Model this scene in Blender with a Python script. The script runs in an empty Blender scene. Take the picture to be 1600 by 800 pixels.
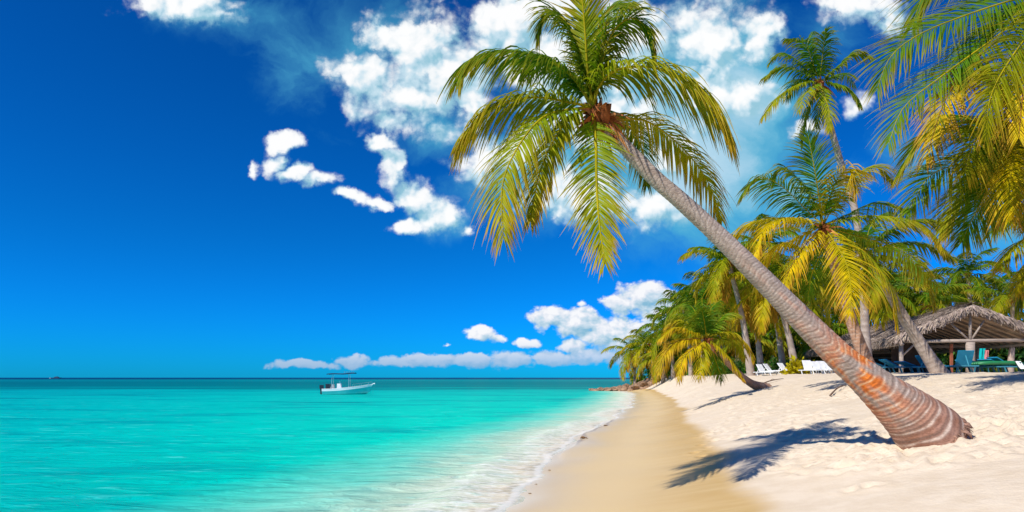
import bpy, math, random
import numpy as np
from mathutils import Vector
R = math.radians
sc = bpy.context.scene
COL = sc.collection
H = 1.9          # eye height above the water

# ------------------------------------------------------------------ camera
cam = bpy.data.cameras.new('camera'); camo = bpy.data.objects.new('camera', cam); COL.objects.link(camo)
camo.location = (0, 0, H); camo.rotation_euler = (R(90), 0, 0)
cam.sensor_width = 36; cam.lens = 22.5; cam.shift_y = 0.11875
cam.clip_start = 0.1; cam.clip_end = 40000
sc.camera = camo

# ------------------------------------------------------------------ sun + exposure
SUNV = Vector((-0.80, -0.60, 1.0)).normalized()
sl = bpy.data.lights.new('sun', 'SUN'); sl.energy = 4.6; sl.angle = R(0.5); sl.color = (1.0, 0.95, 0.86)
so = bpy.data.objects.new('sun', sl); COL.objects.link(so); so.location = (-20, -12, 30)
so.rotation_euler = (-SUNV).to_track_quat('-Z', 'Y').to_euler()
sc.view_settings.view_transform = 'Standard'; sc.view_settings.look = 'None'
sc.view_settings.exposure = 0.25; sc.view_settings.gamma = 1.0
sc.render.engine = 'CYCLES'
cy = sc.cycles
cy.use_denoising = True; cy.max_bounces = 7; cy.diffuse_bounces = 3; cy.glossy_bounces = 2
cy.transmission_bounces = 4; cy.transparent_max_bounces = 12
cy.caustics_reflective = False; cy.caustics_refractive = False
cy.sample_clamp_indirect = 6

# ------------------------------------------------------------------ node helpers
class NT:
    def __init__(s, tree): s.t = tree; s.n = tree.nodes; s.l = tree.links
    def new(s, typ, **kw):
        n = s.n.new(typ)
        for k, v in kw.items(): setattr(n, k, v)
        return n
    def put(s, sock, v):
        if isinstance(v, bpy.types.NodeSocket): s.l.new(v, sock)
        elif v is not None: sock.default_value = v
    def m(s, op, a, b=None, c=None, clamp=False):
        n = s.new('ShaderNodeMath', operation=op, use_clamp=clamp)
        s.put(n.inputs[0], a)
        if b is not None: s.put(n.inputs[1], b)
        if c is not None: s.put(n.inputs[2], c)
        return n.outputs[0]
    def v(s, op, a, b=None, c=None):
        n = s.new('ShaderNodeVectorMath', operation=op)
        s.put(n.inputs[0], a)
        if b is not None: s.put(n.inputs[1], b)
        if c is not None: s.put(n.inputs[2], c)
        return n.outputs['Value'] if op in ('LENGTH', 'DOT_PRODUCT', 'DISTANCE') else n.outputs[0]
    def mix(s, f, a, b, mode='MIX'):
        n = s.new('ShaderNodeMix', data_type='RGBA', blend_type=mode)
        s.put(n.inputs[0], f); s.put(n.inputs[6], a); s.put(n.inputs[7], b)
        return n.outputs[2]
    def sm(s, x, lo, hi, a=0.0, b=1.0):
        n = s.new('ShaderNodeMapRange', interpolation_type='SMOOTHSTEP')
        s.put(n.inputs[0], x); n.inputs[1].default_value = lo; n.inputs[2].default_value = hi
        n.inputs[3].default_value = a; n.inputs[4].default_value = b
        return n.outputs[0]
    def noise(s, vec, scale, detail=4, rough=0.5, dist=0.0, lac=2.0):
        n = s.new('ShaderNodeTexNoise'); s.put(n.inputs['Vector'], vec)
        n.inputs['Scale'].default_value = scale; n.inputs['Detail'].default_value = detail
        n.inputs['Roughness'].default_value = rough; n.inputs['Distortion'].default_value = dist
        n.inputs['Lacunarity'].default_value = lac
        return n.outputs[0]
    def ramp(s, f, stops, interp='LINEAR'):
        n = s.new('ShaderNodeValToRGB'); cr = n.color_ramp; cr.interpolation = interp
        while len(cr.elements) < len(stops): cr.elements.new(0.5)
        for e, (p, c) in zip(cr.elements, stops):
            e.position = p; e.color = (*c, 1)
        s.put(n.inputs[0], f)
        return n.outputs[0]
def rgba(c): return (c[0], c[1], c[2], 1.0)

# ------------------------------------------------------------------ world: sky and clouds
w = bpy.data.worlds.new('World'); sc.world = w; w.use_nodes = True
w.cycles.sampling_method = 'MANUAL'; w.cycles.sample_map_resolution = 512
T = NT(w.node_tree); T.n.clear()
sky = T.new('ShaderNodeTexSky', sky_type='NISHITA')
sky.sun_disc = False; sky.sun_elevation = math.asin(SUNV.z); sky.sun_rotation = math.atan2(SUNV.x, SUNV.y)
sky.altitude = 0; sky.air_density = 1.0; sky.dust_density = 0.1; sky.ozone_density = 3.0
gm = T.new('ShaderNodeGamma'); T.l.new(sky.outputs[0], gm.inputs[0]); gm.inputs[1].default_value = 1.25
SKYMUL = (0.004, 0.290, 0.640)
skyc = T.mix(1.0, gm.outputs[0], rgba(SKYMUL), 'MULTIPLY')
tc = T.new('ShaderNodeTexCoord'); D = tc.outputs['Generated']
sep = T.new('ShaderNodeSeparateXYZ'); T.l.new(D, sep.inputs[0])
skyc = T.mix(T.sm(sep.outputs[2], 0.22, 0.0), skyc, T.mix(1.0, skyc, rgba((1, 0.97, 1.25)), 'MULTIPLY'))
front = T.m('GREATER_THAN', sep.outputs[1], 0.05)
ys = T.m('MAXIMUM', sep.outputs[1], 0.05)
cmb = T.new('ShaderNodeCombineXYZ')
T.l.new(T.m('DIVIDE', sep.outputs[0], ys), cmb.inputs[0]); T.l.new(T.m('DIVIDE', sep.outputs[2], ys), cmb.inputs[1])
UV = cmb.outputs[0]
# domain warp, so the cloud banks get cauliflower edges
wn = T.new('ShaderNodeTexNoise'); T.l.new(UV, wn.inputs['Vector']); wn.inputs['Scale'].default_value = 11
wn.inputs['Detail'].default_value = 5; wn.inputs['Roughness'].default_value = 0.6
warp = T.v('MULTIPLY', T.v('SUBTRACT', wn.outputs['Color'], (0.5, 0.5, 0.5)), (0.085, 0.07, 0))
UVW = T.v('ADD', UV, warp)
def blobs(lst, uv):
    acc = None
    for (px, py, rx, ry, s) in lst:
        u0 = (px - 800) / 1000; v0 = (590 - py) / 1000; ix = 1000 / rx; iy = 1000 / ry
        q = T.v('MULTIPLY_ADD', uv, (ix, iy, 0), (-u0 * ix, -v0 * iy, 0))
        val = T.m('MULTIPLY_ADD', T.v('LENGTH', q), -s, s)
        acc = val if acc is None else T.m('SMOOTH_MAX', acc, val, 0.12)
    return acc
CUM = [(655,75,95,72,1.15),(600,60,50,42,.9),(570,130,72,60,1.0),(640,150,95,60,.85),(700,110,70,75,1.0),(620,190,60,30,.75),(800,35,95,75,1.15),
       (880,110,150,85,1.1),(980,60,120,90,1.05),(1110,70,100,80,1.05),(1190,60,45,50,1.0),(1130,150,95,60,.9),(960,190,160,80,1.0),(1040,230,90,60,.7),(860,20,90,50,1.0),(740,150,60,60,.9),
       (760,250,70,42,.95),(820,240,80,55,.85),(900,300,110,55,.95),(1010,320,85,50,.95),(700,205,60,30,.55),
       (440,218,32,20,1.15),(404,258,16,22,.95),(436,248,22,24,.8),(462,266,32,19,1.05),(500,280,34,21,1.1),(545,306,38,16,1.05),(590,310,34,14,1.0),
       (596,222,32,22,1.15),(618,256,36,34,1.15),(648,302,42,38,1.1),(636,352,40,20,1.15),(690,335,48,36,.8),(735,358,13,17,.8),
       (300,8,95,34,.95),(235,12,60,24,.8),(340,25,50,18,.7),
       (1340,8,95,38,.95),(1400,30,50,36,.8),(1270,205,35,16,.75),(1345,160,30,24,.7)]
LOWC = [(1010,462,62,26,1.15),(975,470,40,24,1.0),(1040,490,60,40,1.05),(860,497,42,22,1.1),(905,505,62,28,1.1),(960,520,85,34,1.05),(1000,540,110,22,.9),
        (905,478,10,8,.7),(752,522,28,13,1.15),(775,528,20,8,.8),(822,536,24,10,1.05),(895,540,34,14,1.0),(700,538,14,4,.5),
        (555,562,36,14,1.0),(480,569,75,8,.95),(620,566,60,10,.9),(680,562,65,13,1.0),(740,562,60,14,.95),(800,560,60,16,1.0),(860,558,60,17,1.0),(920,556,60,16,1.0),(1000,560,90,14,.9)]
VEIL = [(1090,260,230,200,1.35),(1170,130,110,150,1.2),(1240,300,120,90,.8),(880,270,200,100,.95),(990,110,230,150,.8),(540,60,140,120,.5),(1560,360,180,60,.7),(1450,250,90,60,.4),(1300,60,90,60,.5),
        (700,200,90,60,.6),(340,20,140,50,.5),(680,345,70,40,.7),(480,30,90,50,.3)]
f1 = T.noise(UV, 13, 10, 0.66, 0.1)
def billow(v):
    acc = None
    for sc_, wt in ((20, 1.0), (47, .5), (105, .25)):
        n = T.new('ShaderNodeTexVoronoi', voronoi_dimensions='2D', feature='F1'); T.put(n.inputs['Vector'], v); n.inputs['Scale'].default_value = sc_
        d_ = T.m('MULTIPLY', T.m('SUBTRACT', 0.42, n.outputs['Distance']), wt)
        acc = d_ if acc is None else T.m('ADD', acc, d_)
    return acc
UVB = T.v('ADD', UV, T.v('MULTIPLY', warp, (0.5, 0.5, 0)))
b1 = billow(UVB); b2 = billow(T.v('ADD', UVB, (-0.007, 0.010, 0)))
s1 = T.noise(UV, 17, 4, 0.5, 0.4)
s2 = T.noise(T.v('ADD', UV, (-0.012, 0.016, 0)), 17, 4, 0.5, 0.4)
f3 = T.noise(UV, 52, 5, 0.6)
cum = T.m('ADD', blobs(CUM, UVW), T.m('MULTIPLY', T.m('SUBTRACT', f1, 0.5), 1.25))
cum = T.m('MULTIPLY_ADD', b1, 0.42, cum)
dcn = T.noise(UVW, 30, 8, 0.65, 0.3)
dc = T.m('MULTIPLY', T.sm(cum, -0.04, 0.60), T.sm(T.m('ADD', cum, T.m('MULTIPLY', T.m('SUBTRACT', dcn, 0.5), 1.6)), -0.14, 0.44))
UVL = T.v('ADD', UV, T.v('MULTIPLY', warp, (0.4, 0.4, 0)))
g1 = T.noise(T.v('MULTIPLY', UV, (1, 1.35, 1)), 34, 8, 0.6, 0.2)
g2 = T.noise(T.v('MULTIPLY', T.v('ADD', UV, (-0.006, 0.007, 0)), (1, 1.35, 1)), 34, 8, 0.6, 0.2)
low = T.m('ADD', blobs(LOWC, UVL), T.m('MULTIPLY', T.m('SUBTRACT', g1, 0.5), 1.1))
c1 = billow(T.v('MULTIPLY', UVL, (1.7, 2.2, 1))); c2 = billow(T.v('MULTIPLY', T.v('ADD', UVL, (-0.004, 0.006, 0)), (1.7, 2.2, 1)))
low = T.m('MULTIPLY_ADD', c1, 0.35, low)
dl = T.sm(low, 0.06, 0.42)
vn = T.noise(T.v('MULTIPLY', UVW, (0.8, 1.2, 1)), 6, 7, 0.6, 0.6)
veil = T.m('ADD', blobs(VEIL, UVW), T.m('MULTIPLY', T.m('SUBTRACT', vn, 0.5), 1.6))
dv = T.sm(veil, -0.05, 0.85, 0, 0.88)
vcol = T.mix(T.sm(veil, 0.55, 1.25, 0, 0.75), rgba((0.8, 4.1, 5.8)), rgba((5.2, 7.0, 7.9)))
def gate(x): return T.m('MULTIPLY', x, front)
SK = 0.1
# lit and shaded cloud sides painted into the colour by sampling towards the sun; cloud radiance is given before the Background strength
cumo = blobs(CUM, T.v('ADD', UVW, (-0.016, 0.026, 0)))
cumb = blobs(CUM, UVW)
rel = T.m('MULTIPLY', T.m('SUBTRACT', cumb, cumo), 0.85)
r1 = T.m('ADD', T.m('MULTIPLY_ADD', T.m('SUBTRACT', b1, b2), 0.75, T.m('MULTIPLY_ADD', T.m('SUBTRACT', s1, s2), 1.6, rel)), T.m('ADD', 0.53, T.m('MULTIPLY', T.m('SUBTRACT', f3, 0.5), 0.22)), clamp=True)
r1 = T.m('MULTIPLY_ADD', T.sm(cum, 0.45, 1.1), 0.12, r1, clamp=True)
r1 = T.m('SUBTRACT', r1, T.sm(cum, 0.75, 0.25, 0, 0.22), clamp=True)
cc = T.ramp(r1, [(0.0, (2.6, 4.9, 6.0)), (0.4, (4.9, 6.5, 7.4)), (0.72, (7.6, 8.0, 8.2)), (1.0, (8.6, 8.6, 8.6))])
lowo = blobs(LOWC, T.v('ADD', UVL, (-0.006, 0.012, 0))); lowb = blobs(LOWC, UVL)
r2 = T.m('ADD', T.m('MULTIPLY_ADD', T.m('SUBTRACT', c1, c2), 0.7, T.m('MULTIPLY', T.m('SUBTRACT', lowb, lowo), 0.7)), 0.52, clamp=True)
lc = T.ramp(r2, [(0.0, (2.2, 4.3, 5.6)), (0.5, (5.0, 6.2, 7.0)), (0.8, (7.2, 7.4, 7.8)), (1.0, (8.3, 8.3, 8.3))])
hz = T.sm(UV, 0, 1)
el = T.new('ShaderNodeSeparateXYZ'); T.l.new(UV, el.inputs[0])
lowfade = T.sm(el.outputs[1], 0.012, 0.065, 0.82, 0.0)
lc = T.mix(lowfade, lc, rgba((2.9, 4.1, 5.9)))
c = T.mix(gate(dv), skyc, vcol)
c = T.mix(gate(T.m('MULTIPLY', dc, 0.97)), c, cc)
c = T.mix(gate(T.m('MULTIPLY', dl, T.sm(el.outputs[1], 0.015, 0.06, 0.72, 0.95))), c, lc)
bg = T.new('ShaderNodeBackground'); T.l.new(c, bg.inputs[0]); bg.inputs[1].default_value = SK
wo = T.new('ShaderNodeOutputWorld'); T.l.new(bg.outputs[0], wo.inputs[0])

# ------------------------------------------------------------------ numpy noise + mesh helpers
def _h(ix, iy, iz, seed):
    n = (ix * 374761393 + iy * 668265263 + iz * 2147483647 + seed * 974634777) & 0xffffffff
    n = ((n ^ (n >> 13)) * 1274126177) & 0xffffffff
    n = n ^ (n >> 16)
    return (n & 0xffff) / 65535.0
def vnoise(x, y, z=0.0, seed=0):
    x, y, z = np.broadcast_arrays(np.asarray(x, float), np.asarray(y, float), np.asarray(z, float))
    ix = np.floor(x).astype(np.int64); iy = np.floor(y).astype(np.int64); iz = np.floor(z).astype(np.int64)
    fx = x - ix; fy = y - iy; fz = z - iz
    fx = fx*fx*(3-2*fx); fy = fy*fy*(3-2*fy); fz = fz*fz*(3-2*fz)
    r = 0
    for a in (0, 1):
        for b in (0, 1):
            for c_ in (0, 1):
                r = r + _h(ix+a, iy+b, iz+c_, seed) * (fx if a else 1-fx) * (fy if b else 1-fy) * (fz if c_ else 1-fz)
    return r * 2 - 1
def fbm(x, y, z=0.0, o=4, seed=0):
    a = 1.0; s = 0; t = 0
    for i in range(o):
        s = s + a * vnoise(x * 2**i, y * 2**i, np.asarray(z) * 2**i, seed + i); t += a; a *= 0.5
    return s / t
def sstep(x, a, b):
    t = np.clip((x - a) / (b - a), 0, 1); return t*t*(3-2*t)

def mk(name, verts, faces, mat, parent=None, col=None, smooth=True, loc=None, attrs=None):
    me = bpy.data.meshes.new(name)
    verts = np.asarray(verts, float)
    if isinstance(faces, np.ndarray): faces = faces.tolist()
    me.from_pydata(verts.tolist(), [], faces)
    if smooth: me.polygons.foreach_set('use_smooth', [True] * len(me.polygons))
    if col is not None:
        ca = me.color_attributes.new('tint', 'FLOAT_COLOR', 'POINT')
        cc_ = np.ones((len(verts), 4)); cc_[:, :3] = col
        ca.data.foreach_set('color', cc_.ravel())
    for k, a in (attrs or {}).items():
        at = me.attributes.new(k, 'FLOAT', 'POINT'); at.data.foreach_set('value', np.asarray(a, float).ravel())
    for m_ in (mat if isinstance(mat, (list, tuple)) else [mat]): me.materials.append(m_)
    o = bpy.data.objects.new(name, me); COL.objects.link(o)
    if parent is not None: o.parent = parent
    if loc is not None: o.location = loc
    return o
def root(name, loc, label, cat, group=None, rotz=0):
    o = bpy.data.objects.new(name, None); COL.objects.link(o); o.empty_display_size = 0.3
    o.location = loc; o.rotation_euler = (0, 0, rotz); tag(o, label, cat, group); return o
def tag(o, label, cat, group=None):
    o['label'] = label; o['category'] = cat
    if group: o['group'] = group
    return o
class MB:
    def __init__(s): s.v = []; s.f = []
    def add(s, v, f):
        b = len(s.v); s.v += [tuple(p) for p in v]; s.f += [tuple(b + i for i in q) for q in f]; return s
    def box(s, c0, c1):
        (x0, y0, z0), (x1, y1, z1) = c0, c1
        return s.add([(x0,y0,z0),(x1,y0,z0),(x1,y1,z0),(x0,y1,z0),(x0,y0,z1),(x1,y0,z1),(x1,y1,z1),(x0,y1,z1)],
                     [(0,3,2,1),(4,5,6,7),(0,1,5,4),(1,2,6,5),(2,3,7,6),(3,0,4,7)])
    def bar(s, a, b, w_, h_=None):
        a = Vector(a); b = Vector(b); h_ = h_ or w_; d = (b - a).normalized()
        u = Vector((0, 0, 1)) if abs(d.z) < 0.95 else Vector((0, 1, 0))
        sx = d.cross(u).normalized(); sy = sx.cross(d).normalized()
        q = [(-1,-1),(1,-1),(1,1),(-1,1)]
        vs = [p + sx*(w_/2*i) + sy*(h_/2*j) for p in (a, b) for i, j in q]
        return s.add(vs, [(0,1,2,3),(7,6,5,4),(0,4,5,1),(1,5,6,2),(2,6,7,3),(3,7,4,0)])
    def tube(s, pts, rad, n=8):
        pts = [Vector(p) for p in pts]
        if not hasattr(rad, '__len__'): rad = [rad] * len(pts)
        base = len(s.v); ref = Vector((0.13, 0.31, 1)).normalized()
        for i, p in enumerate(pts):
            d = (pts[min(i+1, len(pts)-1)] - pts[max(i-1, 0)]).normalized()
            a = d.cross(ref).normalized(); b = a.cross(d)
            for k in range(n):
                t = 2*math.pi*k/n; s.v.append(tuple(p + (a*math.cos(t) + b*math.sin(t))*rad[i]))
        for i in range(len(pts)-1):
            for k in range(n):
                s.f.append((base+i*n+k, base+i*n+(k+1)%n, base+(i+1)*n+(k+1)%n, base+(i+1)*n+k))
        s.f.append(tuple(base+k for k in range(n))[::-1]); s.f.append(tuple(base+(len(pts)-1)*n+k for k in range(n)))
        return s
    def build(s, name, mat, parent=None, smooth=False): return mk(name, s.v, s.f, mat, parent, smooth=smooth)
def P(px, py, Y):      # a point given by the direction it is seen in and its distance
    return np.array([(px - 800) * Y / 1000, Y, H - (py - 590) * Y / 1000])
def resample(pts, n):
    pts = np.asarray(pts, float)
    # Catmull-Rom through the points, then equal arc length
    q = np.vstack([2*pts[0]-pts[1], pts, 2*pts[-1]-pts[-2]])
    out = []
    for i in range(1, len(q)-2):
        for t in np.linspace(0, 1, 24, endpoint=False):
            p0, p1, p2, p3 = q[i-1:i+3]
            out.append(0.5*((2*p1)+(-p0+p2)*t+(2*p0-5*p1+4*p2-p3)*t*t+(-p0+3*p1-3*p2+p3)*t**3))
    out.append(pts[-1]); out = np.array(out)
    s = np.r_[0, np.cumsum(np.linalg.norm(np.diff(out[:, :3], axis=0), axis=1))]
    tt = np.linspace(0, s[-1], n)
    return np.stack([np.interp(tt, s, out[:, k]) for k in range(out.shape[1])], 1)

# ------------------------------------------------------------------ materials
def principled(name, base=(.5,.5,.5), rough=.6, spec=.5, metal=0.0):
    m = bpy.data.materials.new(name); m.use_nodes = True; t = NT(m.node_tree)
    b = t.n['Principled BSDF']; b.inputs['Base Color'].default_value = rgba(base)
    b.inputs['Roughness'].default_value = rough; b.inputs['Specular IOR Level'].default_value = spec
    b.inputs['Metallic'].default_value = metal
    return m, t, b
def varied(name, base, rough=.6, spec=.4, amt=.25, scale=8, bump=0.0, stretch=(1,1,1)):
    m, t, b = principled(name, base, rough, spec)
    co = t.new('ShaderNodeTexCoord'); v = t.v('MULTIPLY', co.outputs['Object'], stretch)
    n = t.noise(v, scale, 6, .6)
    f = t.sm(n, .25, .75)
    lo = tuple(x*(1-amt) for x in base); hi = tuple(min(1, x*(1+amt)) for x in base)
    t.l.new(t.mix(f, rgba(lo), rgba(hi)), b.inputs['Base Color'])
    if bump:
        bp = t.new('ShaderNodeBump'); bp.inputs['Strength'].default_value = bump; bp.inputs['Distance'].default_value = .02
        t.l.new(n, bp.inputs['Height']); t.l.new(bp.outputs[0], b.inputs['Normal'])
    return m
def leafmat(name, trans=.38, rough=.42, gloss=.35):
    m, t, b = principled(name, rough=rough, spec=gloss)
    a = t.new('ShaderNodeAttribute', attribute_name='tint')
    g = t.new('ShaderNodeNewGeometry')
    n = t.noise(g.outputs['Position'], 2.2, 3, .5)
    col = t.mix(1.0, a.outputs['Color'], t.mix(t.sm(n, .3, .7), rgba((.78, .82, .8)), rgba((1.2, 1.16, 1.1))), 'MULTIPLY')
    t.l.new(col, b.inputs['Base Color'])
    tr = t.new('ShaderNodeBsdfTranslucent')
    t.l.new(t.mix(1.0, col, rgba((1.3, 1.25, .4)), 'MULTIPLY'), tr.inputs[0])
    mx = t.new('ShaderNodeMixShader'); mx.inputs[0].default_value = trans
    t.l.new(b.outputs[0], mx.inputs[1]); t.l.new(tr.outputs[0], mx.inputs[2])
    t.l.new(mx.outputs[0], t.n['Material Output'].inputs[0])
    return m
M_LEAF = leafmat('palm_leaf', .38, .5, .12)
def tintmat(name, rough=.8, bumpscale=30, bump=.6, stretch=(1,1,1), dist=.01):
    m, t, b = principled(name, rough=rough, spec=.25)
    a = t.new('ShaderNodeAttribute', attribute_name='tint')
    co = t.new('ShaderNodeTexCoord')
    n = t.noise(t.v('MULTIPLY', co.outputs['Object'], stretch), bumpscale, 7, .65)
    t.l.new(t.mix(1.0, a.outputs['Color'], t.mix(t.sm(n, .25, .75), rgba((.72,.70,.68)), rgba((1.2,1.2,1.2))), 'MULTIPLY'), b.inputs['Base Color'])
    bp = t.new('ShaderNodeBump'); bp.inputs['Strength'].default_value = bump; bp.inputs['Distance'].default_value = dist
    t.l.new(n, bp.inputs['Height']); t.l.new(bp.outputs[0], b.inputs['Normal'])
    return m
M_BARK = tintmat('palm_bark', bumpscale=26, bump=.8, stretch=(1, 1, 1.6), dist=.012)
M_FIBRE = tintmat('palm_fibre', bumpscale=40)

# ------------------------------------------------------------------ terrain
SY = [-60, 0, 5, 9, 13.6, 19, 24, 29, 35, 42, 59, 76, 90, 99, 106, 114, 130, 220, 7000]
SX = [-9, -1.5, -.62, -.05, .72, 1.75, 3.1, 4.7, 6.0, 7.9, 11.2, 14.6, 15.8, 17.5, 24, 40, 80, 260, 15000]
def shore(Y):
    s = np.interp(Y, SY, SX)
    return s + 0.10*np.sin(Y*1.1+.4)*np.clip(Y/25, .3, 2) + 0.05*np.sin(Y*2.7)
PD = [-4000, -300, -60, -20, -8, -3, -1, 0, 1, 2, 4, 6, 8, 10, 12, 15, 20, 60, 8000]
PZ = [-30, -10, -4, -2.0, -.95, -.38, -.12, 0, .09, .19, .50, .93, 1.28, 1.62, 1.85, 2.02, 2.08, 2.15, 2.3]
def dist(X, Y):
    d = X - shore(Y)
    k = 1 + np.clip((Y - 15) / 50, 0, 1.1)
    return np.where(d > 0, d * (1 + (k-1)*np.clip(d/4-.2, 0, 1)), d)
PDs = np.linspace(-10, 30, 801); PZs = np.interp(PDs, PD, PZ)
kern = np.hanning(41); kern /= kern.sum()
PZs[20:-20] = np.convolve(PZs, kern, 'valid'); PZs -= np.interp(0, PDs, PZs)
def ground(X, Y, fine=False):
    d = dist(X, Y)
    z = np.where(np.abs(d-10) < 19.5, np.interp(d, PDs, PZs), np.interp(d, PD, PZ))
    z = z + np.clip(Y - 25, 0, 60) * .006 * sstep(d, 8, 14)
    dry = sstep(d + .6*vnoise(X*.6, Y*.6, seed=5), 3.6, 6.0)
    z = z + dry * (.06*fbm(X*.45, Y*.45, seed=3) + .015*fbm(X*2.2, Y*2.2, seed=9))
    z = z + .12*np.exp(-(((X-7.3)/.8)**2 + ((Y-10.6)/.8)**2)) - .06*np.exp(-(((X-5.9)/1.0)**2 + ((Y-9.2)/.6)**2))
    # small swash scarp where the last wave stopped
    m = sstep(Y, 14, 17) * (1 - sstep(Y, 27, 31))
    z = z + m * .09 * sstep(d, .16, .26) * (1 - sstep(d, .3, 1.6))
    return z
def gz(x, y): return float(ground(np.array([float(x)]), np.array([float(y)]))[0])

def axis(a, step, b, grow, far):
    x = [a]
    while x[-1] < b: x.append(x[-1] + step)
    s = step
    while x[-1] < far: s *= grow; x.append(x[-1] + s)
    return np.array(x)
gx = np.concatenate([-axis(1.2, .08, 3, 1.10, 9000)[::-1], axis(-1.1, .06, 11, 1.018, 60)])
gx = np.concatenate([gx, gx[-1] + axis(1.2, .8, 2, 1.14, 14000)])
gy = np.concatenate([-axis(-3.1, .5, 0, 1.25, 300)[::-1], axis(3.2, .055, 17, 1.014, 130)])
gy = np.concatenate([gy, gy[-1] + axis(2, 2, 10, 1.14, 14000)])
GX, GY = np.meshgrid(gx, gy)
GZ = ground(GX, GY)
GD = dist(GX, GY)
rng = np.random.default_rng(11)
def stamp(x, y, r, depth, ang=0, asp=1.0):
    i0, i1 = np.searchsorted(gx, [x-2.6*r*asp, x+2.6*r*asp]); j0, j1 = np.searchsorted(gy, [y-2.6*r*asp, y+2.6*r*asp])
    if i1 <= i0 or j1 <= j0: return
    dx = GX[j0:j1, i0:i1]-x; dy = GY[j0:j1, i0:i1]-y
    u = dx*math.cos(ang)+dy*math.sin(ang); v = -dx*math.sin(ang)+dy*math.cos(ang)
    q = (u/(r*asp))**2 + (v/r)**2
    GZ[j0:j1, i0:i1] += depth * (-np.exp(-q*1.6) + .55*np.exp(-(np.sqrt(q)-1.35)**2*5))
cnt = 0
while cnt < 2600:
    y = 7.6 + 34*rng.random()**1.6; x = (0.2 + .85*rng.random()) * y
    d = float(dist(np.array(x), np.array(y)))
    lim = 4.6 + 1.0*math.sin(y*.7)
    if d < lim or (y < 8.6 and rng.random() < .8): continue
    if fbm(np.array(x*.35), np.array(y*.35), seed=21) < -.18 and math.hypot(x-6.3, y-9.6) > 2.2: continue
    stamp(x, y, rng.uniform(.07, .14), rng.uniform(.014, .040), rng.uniform(-.6, 1.8), rng.uniform(1, 1.9)); cnt += 1
for k in range(420):      # disturbed sand round the bole
    a = rng.uniform(0, 6.283); r = rng.uniform(.5, 2.2)
    stamp(6.3+r*math.cos(a)*1.1, 9.5+r*math.sin(a)*.8, rng.uniform(.05, .11), rng.uniform(.012, .034), a, rng.uniform(1, 2))
for k, (x0, y0, hx, hy) in enumerate([(3.6, 12.5, .32, .75), (5.0, 14, .45, .9), (9.0, 12.5, .2, .8), (4.0, 9.0, .3, .7)]):   # tracks of feet
    for i in range(22):
        sx = (-1)**i*.12
        stamp(x0+hx*i*.7+sx*hy, y0+hy*i*.7-sx*hx, .1, .035, math.atan2(hy, hx), 1.5)
ny, nx = GX.shape
idx = np.arange(nx*ny).reshape(ny, nx)
GF = np.stack([idx[:-1,:-1], idx[:-1,1:], idx[1:,1:], idx[1:,:-1]], -1).reshape(-1, 4)

ms, t, b = principled('sand', rough=.9, spec=.2)
at = t.new('ShaderNodeAttribute', attribute_name='shore_dist'); d = at.outputs['Fac']
wetl = t.new('ShaderNodeAttribute', attribute_name='wet_edge').outputs['Fac']
geo = t.new('ShaderNodeNewGeometry'); pos = geo.outputs['Position']
wob = t.noise(t.v('MULTIPLY', pos, (.35, .22, 0)), 1.0, 4, .5)
dw = t.m('MULTIPLY_ADD', t.m('SUBTRACT', wob, .5), 2.0, d)
streak = t.noise(t.v('MULTIPLY', pos, (.5, 3.2, 0)), 1.2, 5, .6)
grain = t.noise(pos, 55, 4, .7)
mott = t.noise(pos, 3.0, 5, .6)
dry = t.mix(t.sm(mott, .3, .7), rgba((.65, .53, .385)), rgba((.72, .605, .46)))
wetA = rgba((.67, .49, .245)); wetB = rgba((.54, .35, .13))
wet = t.mix(t.m('MULTIPLY', t.sm(wetl, -2.0, -.3), t.sm(streak, .25, .6, .55, 1)), wetA, wetB)
wet = t.mix(t.sm(dw, .5, -.3, 0, 1), wet, rgba((.74, .64, .46)))
wm = t.sm(t.m('MULTIPLY_ADD', t.m('SUBTRACT', streak, .5), .3, t.m('MULTIPLY_ADD', t.m('SUBTRACT', wob, .5), .9, wetl)), .26, -.28)
colr = t.mix(wm, dry, wet)
stp = t.new('ShaderNodeAttribute', attribute_name='swash_step').outputs['Fac']
colr = t.mix(t.m('MULTIPLY', stp, .75), colr, rgba((.27, .17, .075)))
# seabed sand turns pale, with weed patches
colr = t.mix(t.sm(grain, .3, .7, 0, .10), colr, rgba((.35, .25, .15)))
twg = t.noise(t.v('MULTIPLY', pos, (1, 1, 1)), 17, 3, .5)
colr = t.mix(t.m('MULTIPLY', t.sm(twg, .66, .72, 0, .6), t.sm(d, 5.5, 8)), colr, rgba((.30, .21, .13)))
t.l.new(colr, b.inputs['Base Color'])
t.l.new(t.m('SUBTRACT', t.m('MULTIPLY_ADD', wm, -.42, .92), t.sm(dw, 1.3, .3, 0, .22)), b.inputs['Roughness'])
h1 = t.m('MULTIPLY', t.noise(pos, 9, 6, .65), t.sm(d, 3.5, 6.0, .05, 1.0))
h2 = t.m('MULTIPLY', grain, .06)
bp = t.new('ShaderNodeBump'); bp.inputs['Strength'].default_value = .5; bp.inputs['Distance'].default_value = .06
t.l.new(t.m('ADD', h1, h2), bp.inputs['Height']); t.l.new(bp.outputs[0], b.inputs['Normal'])
gr = mk('ground', np.stack([GX.ravel(), GY.ravel(), GZ.ravel()], 1), GF, ms, attrs={'shore_dist': GD.ravel(), 'swash_step': (sstep(GY, 16.5, 18)*(1-sstep(GY, 26, 30))*np.exp(-((GD-.30-.05*vnoise(GY*1.4, 0, seed=2))/(.05+.05*sstep(vnoise(GY*2, 0, seed=6), -.2, .8)))**2)).ravel(), 'wet_edge': (GD - np.interp(GY, [4, 7.2, 9.5, 13, 18, 28, 60], [2.9, 3.05, 3.35, 3.65, 3.9, 3.75, 3.6])).ravel()})
gr['kind'] = 'structure'; gr['label'] = 'pale sand beach rising from a wet tan strip to a footprinted dry bank'

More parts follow.
